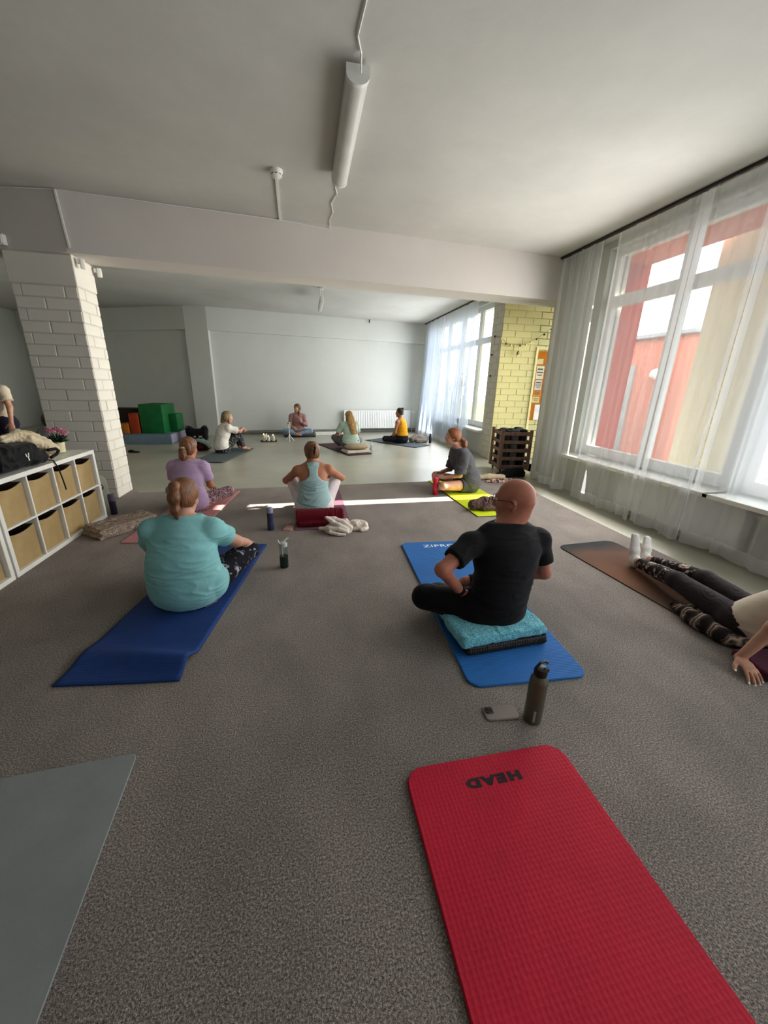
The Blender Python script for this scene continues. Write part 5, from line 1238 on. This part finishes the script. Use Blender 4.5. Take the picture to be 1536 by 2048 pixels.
# ================================================================== cube shelves with fabric boxes
M_BOX = Mat('tan_cardboard', (168, 144, 100), 0.85, 0.1); M_BOX.color(M_BOX.ramp(M_BOX.noise(5, 3), [(0.3, (156, 132, 90)), (0.7, (178, 154, 110))])); M_BOX = M_BOX.m
M_SHADE = simple('box_inside_shade', (70, 58, 44), 0.9)  # darker brown puts the shade inside the boxes into the colour
def cube_shelf(label, y0, nb, boxes):
    cell, th, th2, dep, x1 = 0.335, 0.038, 0.016, 0.39, -2.245
    Wd = nb * cell + (nb - 1) * th2 + 2 * th; Ht = 2 * cell + th2 + 2 * th
    o = thing('cube_shelf', label, 'shelf', (x1 - dep / 2, y0 + Wd / 2, 0), 0)
    def bd_(name, c, s): MB().box(c, s, bevel=0.0025).obj(name, M_WHITE, o)
    bd_('top_board', (0, 0, Ht - th / 2), (dep, Wd, th)); bd_('bottom_board', (0, 0, th / 2), (dep, Wd, th))
    for s in (-1, 1): bd_('side_board', (0, s * (Wd / 2 - th / 2), Ht / 2), (dep, th, Ht - 2 * th))
    bd_('shelf_board', (0, 0, Ht / 2), (dep - 0.004, Wd - 2 * th, th2))
    for i in range(1, nb):
        for k in (0, 1): bd_('divider', (0, -Wd / 2 + th + i * cell + (i - 0.5) * th2, th + cell / 2 + k * (cell + th2)), (dep - 0.006, th2, cell))
    for i in range(nb):
        for k in (0, 1):
            if not boxes(i, k): continue
            yc = -Wd / 2 + th + cell / 2 + i * (cell + th2); zb = th + k * (cell + th2)
            rnd = random.Random(i * 7 + k + nb); sag = 0.020 + 0.012 * rnd.random(); hh = 0.285 + 0.01 * rnd.random(); bw = 0.31; bd2 = 0.34
            bx = thing('storage_box', 'tan fabric box, %s row of the %s shelf, %s' % (('lower', 'upper')[k], 'far' if y0 > 3 else 'near', ('leftmost', 'second from left', 'third from left', 'rightmost')[i]), 'box', (x1 - 0.024 - bd2 / 2 - rnd.uniform(0, .012), y0 + Wd / 2 + yc, zb + 0.001), rnd.uniform(-1.0, 1.0), 'tan boxes in the white shelves')
            prof = [(-bw / 2, 0), (bw / 2, 0)] + [(bw / 2 - bw * t, hh - sag * math.sin(PI * t)) for t in np.linspace(0, 1, 11)]
            mb = MB(); A = [mb.bm.verts.new((bd2 / 2, y, z)) for y, z in prof]; B = [mb.bm.verts.new((bd2 / 2 - 0.008, y, z)) for y, z in prof]; n = len(prof)
            for a in range(n): mb.bm.faces.new((A[a], A[(a + 1) % n], B[(a + 1) % n], B[a]))
            mb.bm.faces.new(A); mb.bm.faces.new(list(reversed(B))); mb.obj('front_panel', M_BOX, bx)
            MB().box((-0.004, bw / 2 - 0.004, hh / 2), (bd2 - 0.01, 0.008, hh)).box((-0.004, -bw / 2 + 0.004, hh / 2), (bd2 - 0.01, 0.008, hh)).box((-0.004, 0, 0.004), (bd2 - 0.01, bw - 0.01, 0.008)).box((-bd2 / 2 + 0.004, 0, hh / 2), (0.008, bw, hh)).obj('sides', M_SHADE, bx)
cube_shelf('white cube shelf with tan boxes, ending at the brick pillar', 3.175, 4, lambda i, k: True)
cube_shelf('white cube shelf with tan boxes at the left picture edge', 1.690, 4, lambda i, k: True)

# on the shelf: bag, fleece, flowers
sb = thing('sports_bag', 'black sports bag with small white logo on the shelf', 'bag', (-2.44, 3.60, 0.7715), 0)
S = SDF(0.007); S.box((0, 0, 0.095), (0.17, 0.26, 0.095), None, 0.06, 0.03); S.chain([(0.13, 0.18, 0.06), (0.12, 0.30, 0.05), (0.10, 0.40, 0.035)], [0.06, 0.05, 0.03], 0.03)
M_BAG = cloth('black_nylon', (15, 15, 16), rough=0.6); sdf_obj('bag_body', S, M_BAG, sb, disp=folds(22, 0.010, 14, (1, 1, 1)))
MB().tube([(0.17, 0.34, 0.10), (0.19, 0.42, 0.10), (0.18, 0.47, 0.075), (0.17, 0.45, 0.045), (0.17, 0.36, 0.03)], 0.014, 8).obj('handle', M_BAG, sb, smooth=True)
MB().tube([(0.17, 0.26, 0.03), (0.203, 0.32, 0.012), (0.207, 0.36, -0.06), (0.207, 0.385, -0.18), (0.207, 0.40, -0.28)], 0.006, 6).obj('hanging_strap', M_BAG, sb, smooth=True)
MB().box((0, -0.014, 0.014), (0.004, 0.008, 0.030), rot=Matrix.Rotation(0.35, 3, 'X')).box((0, 0.014, 0.014), (0.004, 0.008, 0.034), rot=Matrix.Rotation(-0.25, 3, 'X')).box((0, 0.006, -0.016), (0.004, 0.010, 0.034), rot=Matrix.Rotation(0.2, 3, 'X')).obj('bag_logo', M_WHITE, sb, (0.176, 0.06, 0.09))
heap('fleece_jumper', 'cream fleece jumper thrown over the black sports bag', 'jumper', (-2.44, 3.93, 0.7725), 0, [([(0.0, -0.22, 0.22), (0.02, -0.08, 0.235), (0.03, 0.06, 0.19), (0.05, 0.20, 0.12)], [0.03, 0.045, 0.06, 0.06]), ([(0.08, -0.04, 0.20), (0.10, 0.10, 0.13), (0.11, 0.20, 0.08)], [0.04, 0.055, 0.05]), ([(-0.04, 0.02, 0.24), (-0.02, 0.12, 0.20), (0.0, 0.24, 0.15)], [0.045, 0.05, 0.045]), ([(0.06, 0.18, 0.05), (0.0, 0.10, 0.06)], [0.05, 0.06])], cloth('cream_teddy', (206, 190, 160)), fold=0.012, freq=26, seed=24)
pt = thing('potted_flowers', 'pink carnations in a cream pot on the shelf', 'plant', (-2.45, 4.43, 0.7715))
MB().lathe([(0.045, 0.0), (0.050, 0.004), (0.056, 0.10), (0.060, 0.105), (0.056, 0.108), (0.050, 0.09)]).obj('pot', simple('cream_ceramic', (214, 208, 170), 0.4), pt, smooth=True)
MB().lathe([(0.046, 0.085), (0.046, 0.092), (0.0, 0.094)]).obj('soil', simple('soil', (40, 32, 26), 0.95), pt)
M_LEAF = simple('leaf_green', (26, 48, 30), 0.6); M_PETAL = simple('pink_petal', (200, 120, 146), 0.7); M_STEM = simple('stem_green', (54, 80, 44), 0.7)
rn = random.Random(3); mb = MB()
for k in range(110):
    a = rn.uniform(0, 2 * PI); el = rn.uniform(0.15, 1.35); L = rn.uniform(0.07, 0.13); r0 = rn.uniform(0, 0.035)
    d = Vector((math.cos(a) * math.cos(el), math.sin(a) * math.cos(el), math.sin(el))); p = Vector((math.cos(a) * r0, math.sin(a) * r0, 0.095)); s = d.cross(Vector((0, 0, 1))).normalized() * 0.006
    m1 = p + d * L * 0.55 + Vector((0, 0, 0.006)); t1 = p + d * L - Vector((0, 0, 0.012))
    vs = [mb.bm.verts.new(x) for x in (p - s * 0.6, p + s * 0.6, m1 + s, t1, m1 - s)]; mb.bm.faces.new(vs)
lf = mb.obj('foliage', M_LEAF, pt); lf['kind'] = 'stuff'
for k, (x, y, z) in enumerate(((0.0, -0.065, 0.215), (0.015, 0.01, 0.235), (0.055, 0.0, 0.185), (0.0, 0.085, 0.205), (-0.03, 0.05, 0.225), (-0.04, -0.03, 0.225), (0.02, 0.11, 0.19))):
    f = MB().tube([(x * 0.3, y * 0.3, 0.09), (x * 0.7, y * 0.7, z * 0.75), (x, y, z - 0.012)], 0.003, 5).obj('stem', M_STEM, pt)
    mb = MB()
    for ring, (n, R0, h0, tl) in enumerate(((8, 0.022, 0.0, 0.3), (7, 0.016, 0.006, 0.8), (5, 0.009, 0.010, 1.2))):
        for j in range(n):
            a = 2 * PI * j / n + ring; mb.ball((0, 0, 0), (0.010, 0.008, 0.004), 8, 5)
            mb._xf(mb.bm.verts[-42:] if False else [v for v in list(mb.bm.verts)[-(8 * 4 + 2):]], Matrix.Translation((math.cos(a) * R0, math.sin(a) * R0, h0)) @ Matrix.Rotation(a, 4, 'Z') @ Matrix.Rotation(-tl, 4, 'Y'))
    mb.obj('flower', M_PETAL, f, (x, y, z - 0.008), smooth=True)

# ================================================================== crate with rolled mats, far right
WOODC = Mat('dark_stained_wood', (84, 60, 54), 0.6, 0.3); WOODC.color(WOODC.ramp(WOODC.noise(3, 5, 0.6, vec=WOODC.map((12, 12, 2))), [(0.3, (104, 76, 66)), (0.7, (142, 108, 94))])); WOODC = WOODC.m
cr = thing('slatted_crate', 'dark slatted wooden crate on castors by the yellow brick pier', 'crate', (3.775, 6.70, -0.008), -9)
a_, hC = 0.58, 0.79
for sx in (-1, 1):
    for sy in (-1, 1):
        MB().box((sx * (a_ / 2 - 0.03), sy * (a_ / 2 - 0.012), 0.43), (0.06, 0.022, hC - 0.07), bevel=0.003).box((sx * (a_ / 2 - 0.011), sy * (a_ / 2 - 0.05), 0.43), (0.02, 0.055, hC - 0.07), bevel=0.003).obj('corner_post', WOODC, cr)
        c = MB().cyl((sx * 0.22 - 0.012, sy * 0.22, 0.026), (sx * 0.22 + 0.012, sy * 0.22, 0.026), 0.026, seg=16).box((sx * 0.22, sy * 0.22, 0.055), (0.035, 0.03, 0.022)).obj('castor', M_BLACK, cr)
for k in range(5):
    z = 0.118 + k * 0.150
    for s in (-1, 1):
        MB().box((0, s * (a_ / 2 - 0.026), z), (a_ - 0.07, 0.014, 0.062), bevel=0.003).obj('slat', WOODC, cr)
        MB().box((s * (a_ / 2 - 0.026), 0, z), (0.014, a_ - 0.07, 0.062), bevel=0.003).obj('slat', WOODC, cr)
MB().box((0, 0, 0.078), (a_ - 0.05, a_ - 0.05, 0.018)).obj('base_board', WOODC, cr)
rn = random.Random(5); TONES = [(58, 60, 62), (92, 96, 100), (36, 36, 38), (76, 80, 82), (48, 52, 50), (110, 114, 116)]
TONE_M = [cloth('rolled_mat_grey_%s' % c, t) for c, t in zip('abcdef', TONES)]
nm_ = ['front left corner', 'front middle', 'front right corner', 'middle of the left side', 'centre', 'middle of the right side', 'back left corner', 'back middle', 'back right corner']
for k in range(9):
    x = -0.16 + 0.16 * (k % 3); y = -0.16 + 0.16 * (k // 3)
    o = thing('rolled_mat', 'rolled grey mat standing in the crate, %s' % nm_[k], 'mat', (0, 0, 0), 0, 'rolled mats in the crate')
    p = Matrix.Rotation(math.radians(-9), 4, 'Z') @ Vector((x, y, 0)); o.location = (3.775 + p.x, 6.70 + p.y, 0.081)
    hh = 0.66 + 0.05 * rn.random()
    MB().lathe([(0.070, 0.0), (0.074, 0.01), (0.074, hh - 0.01), (0.058, hh), (0.030, hh - 0.006), (0.012, hh - 0.03)], seg=20).obj('roll', TONE_M[k % 6], o, smooth=True)
    MB().tube([(0.055 * math.cos(t) * (1 - t / 16), 0.055 * math.sin(t) * (1 - t / 16), hh + 0.001) for t in np.linspace(0, 12, 36)], 0.004, 5).obj('spiral_edge', TONE_M[(k + 2) % 6], o)

# garland on the yellow pier
M_POM = simple('brown_felt', (86, 80, 52), 0.95); M_POM2 = simple('cream_felt', (216, 208, 150), 0.95); M_STR = simple('string', (120, 110, 70), 0.9)
gp = [(3.89, 8.08, 2.50), (3.89, 7.795, 2.43), (3.998, 7.765, 2.338), (4.103, 7.765, 2.315), (4.183, 7.765, 2.309), (4.312, 7.765, 2.315), (4.432, 7.765, 2.338), (4.533, 7.765, 2.388), (4.66, 7.765, 2.45), (4.80, 7.74, 2.54), (4.93, 7.72, 2.64)]
gar = thing('felt_ball_garland', 'garland of small felt balls on the yellow brick pier', 'garland', gp[2])
o0 = Vector(gp[2])
MB().tube([Vector(p) - o0 + Vector((0, 0, 0.02)) for p in gp], 0.003, 5).obj('string', M_STR, gar)
for k, p in enumerate(gp): MB().ball((0, 0, 0), 0.019 if k % 3 else 0.022, 12, 8).obj('felt_ball', M_POM if k in (0, 2, 5, 8, 9, 10) else M_POM2, gar, tuple(Vector(p) - o0), smooth=True)
for k, p in enumerate(((3.885, 8.13, 2.15), (3.885, 8.09, 1.73))): MB().ball((0, 0, 0), 0.020, 12, 8).obj('felt_ball', M_POM, gar, tuple(Vector(p) - o0), smooth=True)
hb = thing('bird_ornament', 'small wooden bird hanging from the garland', 'ornament', (4.277, 7.765, 2.15))
MB().ball((0, 0, 0.02), (0.022, 0.014, 0.035), 12, 8).ball((0.016, 0, 0.055), 0.014, 10, 8).obj('body', simple('brown_wood', (104, 84, 46), 0.7), hb, smooth=True)
MB().box((0.024, 0, 0.025), (0.045, 0.006, 0.022), rz=0.0).box((-0.02, 0, -0.02), (0.014, 0.006, 0.05)).obj('wings', simple('pale_wood', (170, 150, 90), 0.7), hb)
MB().tube([(0, 0, 0.06), (0, 0, 0.165)], 0.002, 5).obj('cord', M_STR, hb)

# notice board beside the pier
struct(quadbox([(4.70, 7.84), (5.50, 7.84), (5.50, 7.95), (4.70, 7.95)], -0.06, CZ, 'wall_porch', M_JOINTY))
struct(MB().box((4.725, 7.82, 1.15), (0.05, 0.08, 2.32), bevel=0.004).box((5.08, 7.82, 2.285), (0.66, 0.08, 0.05), bevel=0.004).obj('trim_1', simple('pale_yellow_frame', (236, 230, 170), 0.5)))
nbd = thing('notice_board', 'orange notice board covered with papers in the porch', 'notice board', (5.06, 7.80, 0.84))
MB().box((0, 0.01, 0.70), (0.60, 0.02, 1.40), bevel=0.004).obj('board', simple('orange_cork', (190, 112, 20), 0.85, bump=0.2), nbd)
rn = random.Random(9)
for k, (x, z, w, h_, c) in enumerate(((-0.20, 0.98, 0.17, 0.26, (222, 216, 190)), (-0.20, 0.73, 0.16, 0.20, (206, 204, 190)), (-0.20, 0.56, 0.17, 0.12, (214, 140, 70)), (-0.21, 0.43, 0.16, 0.12, (226, 214, 150)), (0.0, 1.05, 0.18, 0.25, (210, 200, 170)), (0.0, 0.75, 0.18, 0.26, (226, 222, 214)), (0.2, 0.95, 0.16, 0.24, (220, 210, 180)), (0.02, 1.30, 0.16, 0.13, (160, 170, 90)), (-0.09, 0.17, 0.24, 0.32, (246, 244, 236)))):  # last white sheet stands in for a blown-out sunlit glow
    pp = MB().box((0, 0, 0), (w, 0.003, h_)).obj('notice', simple('paper_%d' % k, c, 0.8), nbd, (x, -0.003, z), (0, rn.uniform(-.03, .03), 0))
    if k < 4: MB().box((0.0, -0.003, h_ * 0.25), (w * 0.7, 0.002, h_ * 0.10)).box((0.0, -0.003, 0), (w * 0.8, 0.002, h_ * 0.07)).box((0.0, -0.003, -h_ * 0.2), (w * 0.6, 0.002, h_ * 0.07)).obj('printed_lines', simple('ink', (86, 80, 64), 0.8), pp)

# ================================================================== far room: foam blocks, bag, candles, cushions
M_FOAMB = simple('slate_foam_cover', (98, 116, 128), 0.6); M_FOAMG = simple('green_foam_cover', (10, 92, 44), 0.55, var=0.1); M_FOAMO = simple('rust_foam_cover', (150, 52, 16), 0.6); M_FOAMA = simple('amber_foam_cover', (166, 98, 22), 0.6); M_FOAMD = simple('brown_foam_cover', (46, 30, 22), 0.7)
def foam(label, c, s, mat, z0=0.0, rz=0, extra=None):
    o = thing('foam_block', label, 'foam block', (c[0], c[1], z0), rz, 'foam play blocks')
    MB().box((0, 0, s[2] / 2), s, bevel=0.012, seg=2).obj('cover', mat, o, smooth=True)
    if extra: MB().box(extra[0], extra[1], bevel=0.012, seg=2).obj('step', mat, o, smooth=True)
    MB().box((0, -s[1] / 2 - 0.0005, s[2] * 0.96), (s[0] * 0.96, 0.003, 0.004)).obj('seam', M_FOAMD, o)
    return o
foam('wide slate blue foam slab under the other foam blocks', (-3.96, 10.92), (1.46, 1.34, 0.24), M_FOAMB, -0.008)
tag(MB().box((0, 0, 0), (0.012, 1.30, 0.20), bevel=0.003).obj('slab_end_cover', simple('lilac_cover', (146, 140, 158), 0.6), bpy.data.objects['foam_block'], (0.73, 0, 0.12)))
foam('large green foam step block', (-3.62, 10.78), (0.52, 0.80, 0.68), M_FOAMG, 0.2325, -4, ((0.34, 0.18, 0.22), (0.20, 0.44, 0.44)))
foam('upright rust red foam block beside the green block', (-4.03, 10.52), (0.20, 0.30, 0.47), M_FOAMO, 0.2325, -4)
foam('small amber foam block behind the brick pillar', (-4.24, 10.50), (0.16, 0.30, 0.24), M_FOAMA, 0.2325, -4)
foam('dark brown foam block on top of the stack behind the pillar', (-4.42, 11.1), (0.50, 0.45, 0.55), M_FOAMD, 0.2325, 5)
gb = thing('sports_bag', 'black sports bag by the far pilaster', 'bag', (-2.78, 10.85, -0.008), 8)
S = SDF(0.011); S.box((0, 0, 0.15), (0.25, 0.14, 0.15), None, 0.07, 0.03); S.ell((-0.17, 0, 0.27), (0.09, 0.11, 0.10), None, 0.05); S.ell((0.18, 0, 0.27), (0.09, 0.11, 0.10), None, 0.05)
sdf_obj('bag_body', S, M_BAG, gb, disp=folds(5, 0.010, 14, (1, 1, 1)))
for s in (-1, 1): MB().tube([(s * 0.20 - 0.06, -0.10, 0.30), (s * 0.20 - 0.03, -0.12, 0.39), (s * 0.20 + 0.04, -0.12, 0.39), (s * 0.20 + 0.07, -0.10, 0.29)], 0.012, 6).obj('handle', M_BAG, gb, smooth=True)
MB().box((-0.05, -0.146, 0.12), (0.05, 0.006, 0.04)).box((0.08, -0.146, 0.12), (0.08, 0.006, 0.04)).obj('bag_label', simple('silver_print', (150, 152, 156), 0.4), gb)
rb = thing('gym_bag', 'dark red bag with webbing straps beside the woman with the ash bob', 'bag', (-2.36, 9.25, -0.006), -10)
S = SDF(0.011); S.ell((0, 0, 0.085), (0.24, 0.13, 0.11), None, 0.02); S.cut((0, 0, 0.004), (0, 0, -1)); sdf_obj('bag_body', S, cloth('dark_red_nylon', (52, 22, 22)), rb, disp=folds(6, 0.006, 14, (1, 1, 1)))
for x in (-0.15, -0.10): MB().tube([(x, -0.115, 0.02), (x, -0.13, 0.09), (x, -0.07, 0.17), (x, 0.0, 0.19)], 0.010, 6).obj('strap', M_PANT_GREY, rb)
heap('mint_towel', 'pale green towel lying over the dark red bag', 'towel', (-2.34, 9.23, 0.0), -10, [([(-0.20, -0.02, 0.20), (0.0, -0.04, 0.235), (0.18, -0.07, 0.17), (0.27, -0.10, 0.08)], [0.028, 0.035, 0.035, 0.03]), ([(-0.18, 0.06, 0.19), (0.05, 0.05, 0.22), (0.22, 0.0, 0.14)], [0.03, 0.035, 0.03])], cloth('pale_green_terry', (150, 172, 164)), h=0.010, fold=0.008, seed=31)
tr = thing('candle_tray', 'dark square tray under the candles', 'tray', (-0.985, 10.66, -0.0075), 5)
MB().box((0, 0, 0.008), (0.42, 0.24, 0.016), bevel=0.004).obj('plate', simple('dark_slate', (56, 50, 44), 0.5), tr); MB().box((0, -0.118, 0.018), (0.42, 0.008, 0.012)).box((0, 0.118, 0.018), (0.42, 0.008, 0.012)).obj('rim', simple('dark_slate_rim', (48, 42, 38), 0.5), tr)
M_WAX = simple('ivory_wax', (232, 222, 198), 0.5); M_FLAME = Mat('candle_flame', (255, 190, 90)); M_FLAME.p.inputs['Emission Color'].default_value = (1.0, 0.62, 0.25, 1); M_FLAME.p.inputs['Emission Strength'].default_value = 8.0; M_FLAME = M_FLAME.m
for k, (x, y, hh, lb) in enumerate(((-1.10, 10.63, 0.16, 'tall ivory pillar candle, left of the three'), (-0.985, 10.60, 0.12, 'short ivory pillar candle, middle of the three'), (-0.87, 10.66, 0.14, 'ivory pillar candle, right of the three'))):
    c = thing('pillar_candle', lb, 'candle', (x, y, 0.009), 0, 'three candles on the tray')
    MB().lathe([(0.036, 0.0), (0.038, 0.004), (0.038, hh), (0.032, hh - 0.002), (0.020, hh - 0.010)], seg=20).obj('wax', M_WAX, c, smooth=True)
    MB().cyl((0, 0, hh - 0.012), (0, 0, hh + 0.008), 0.0018, seg=6).obj('wick', M_BLACK, c)
    MB().lathe([(0.001, 0.0), (0.007, 0.010), (0.005, 0.020), (0.0008, 0.034)], (0, 0, hh + 0.004), 10).obj('flame', M_FLAME, c, smooth=True)
rod_bottle('white bottle with dark cap behind the candles', (-1.08, 10.92, -0.008), [(0.034, 0.0), (0.036, 0.006), (0.036, 0.17), (0.034, 0.18)], M_WHITE, [(0.036, 0.178), (0.036, 0.205), (0.012, 0.21)], M_BLACK)
tp = thing('phone_tripod', 'white mini tripod with a phone in front of the teacher', 'tripod', (-0.445, 10.66, -0.008), 0)
for k in range(3):
    a = math.radians(-90 + 120 * k); MB().tube([(0, 0, 0.17), (0.13 * math.cos(a), 0.13 * math.sin(a), 0.008)], 0.010, 8).obj('leg', M_WHITE, tp, smooth=True)
MB().cyl((0, 0, 0.16), (0, 0, 0.36), 0.010).ball((0, 0, 0.17), 0.022, 12, 8).obj('column', M_WHITE, tp, smooth=True)
p_ = MB().box((0, 0, 0.43), (0.078, 0.010, 0.155), bevel=0.004).obj('phone', simple('cream_phone', (196, 188, 170), 0.4), tp, rot=(0, 0, 0.3))
MB().box((-0.022, -0.007, 0.475), (0.022, 0.005, 0.04), bevel=0.002).obj('camera_island', M_BLACK, p_)
soft_box('folded_blanket', 'white blanket folded under the beige cushion of the blond woman', 'blanket', (1.10, 8.86, 0.0), 16, None, cloth('white_fleece', (214, 206, 188)), 0.016, 0.004, 15, 0.010, layers=[((0, 0, 0.018), (0.29, 0.20, 0.018)), ((0.01, 0, 0.046), (0.28, 0.195, 0.016))])
S = SDF(0.010); S.ell((0, 0, 0.0), (0.30, 0.21, 0.072), None, 0.02)
cu_ = thing('seat_cushion', 'beige cushion under the blond woman', 'cushion', (1.13, 8.90, 0.125), 16); sdf_obj('cover', S, cloth('beige_linen', (168, 150, 122)), cu_, disp=folds(4, 0.004, 14))
cb = thing('water_bottle', 'clear plastic bottle standing right of the blond woman', 'bottle', (1.46, 8.80, -0.008))
MB().lathe([(0.030, 0.0), (0.034, 0.006), (0.034, 0.13), (0.031, 0.15), (0.034, 0.17), (0.014, 0.22), (0.013, 0.235)]).obj('body', glass_mat('clear_pet', (0.85, 0.9, 0.9), 0.2, 0.1), cb, smooth=True)
MB().lathe([(0.016, 0.234), (0.016, 0.255), (0.008, 0.256)]).obj('cap', M_WHITE, cb, smooth=True); MB().lathe([(0.0346, 0.06), (0.0346, 0.12)]).obj('label_band', simple('pale_band', (190, 196, 200), 0.5), cb)
heap('grey_jumper', 'grey-beige jumper bundled behind the woman in mustard', 'jumper', (3.04, 10.36, 0.0), 15, [([(-0.22, 0, 0.09), (0.0, 0.02, 0.12), (0.20, 0.0, 0.08)], [0.08, 0.11, 0.08]), ([(-0.1, -0.08, 0.06), (0.18, -0.08, 0.05)], [0.06, 0.06])], cloth('greige_knit', (120, 112, 104)), h=0.011, fold=0.012, seed=33)
rod_bottle('dark blue bottle right of the grey-beige jumper', (3.36, 10.30, -0.008), [(0.034, 0.0), (0.036, 0.006), (0.036, 0.19), (0.030, 0.205)], simple('dark_blue_bottle', (30, 40, 58), 0.4), [(0.026, 0.203), (0.026, 0.25), (0.012, 0.255)], M_BLACK)
sh = thing('slipper', 'dark slipper lying on the vinyl floor beside the brick pillar', 'slipper', (-3.62, 9.05, -0.008), 70)
S = SDF(0.008); S.eseg((0, -0.11, 0.018), (0, 0.11, 0.018), (1, 0, 0), (0.035, 0.016), (0.045, 0.016), 0.02); S.ell((0, 0.06, 0.03), (0.045, 0.06, 0.030), None, 0.02); sdf_obj('upper', S, M_PANT_BLK, sh)

# plants on the far window sill
def sill_plant(label, y, hgt, seed, potm):
    o = thing('potted_plant', label, 'plant', (3.87, y, 0.578))
    MB().lathe([(0.075, 0.0), (0.082, 0.01), (0.098, 0.15), (0.102, 0.155), (0.092, 0.157), (0.085, 0.13)]).obj('pot', potm, o, smooth=True)
    rn = random.Random(seed); mb = MB()
    for k in range(5):
        a = rn.uniform(0, 6.28); mb.tube([(0, 0, 0.13), (0.03 * math.cos(a), 0.05 * math.sin(a), hgt * 0.5), (0.06 * math.cos(a), 0.12 * math.sin(a), hgt * rn.uniform(0.8, 1))], 0.005, 5)
    mb.obj('stems', M_STEM, o); 
    for k in range(46):
        z = rn.uniform(0.25, 1.0) * hgt; a = rn.uniform(0, 6.28); r = rn.uniform(0.01, 0.05); L = rn.uniform(0.10, 0.17)
        el = rn.uniform(-0.5, 0.6); d = Vector((math.cos(a) * math.cos(el) * 0.5, math.sin(a) * math.cos(el), math.sin(el))); s = d.cross(Vector((0, 0, 1))).normalized() * 0.026
        p = Vector((r * math.cos(a) * 0.5, r * math.sin(a) * 2, z)); mb = MB(); m1 = p + d * L * 0.5 + Vector((0, 0, 0.012)); t1 = p + d * L
        vs = [mb.bm.verts.new(x) for x in (p, m1 + s, t1, m1 - s, m1 + Vector((0, 0, 0.008)))]
        for f in ((0, 1, 4), (1, 2, 4), (2, 3, 4), (3, 0, 4)): mb.bm.faces.new([vs[i] for i in f])
        mb.obj('leaf', M_LEAF, o)
sill_plant('leafy plant in a dark pot on the far window sill, left one', 10.25, 1.15, 1, simple('dark_pot', (70, 66, 64), 0.6))
sill_plant('tall leafy plant in a grey pot on the far window sill, right one', 9.45, 1.35, 2, simple('grey_pot', (128, 124, 120), 0.6))
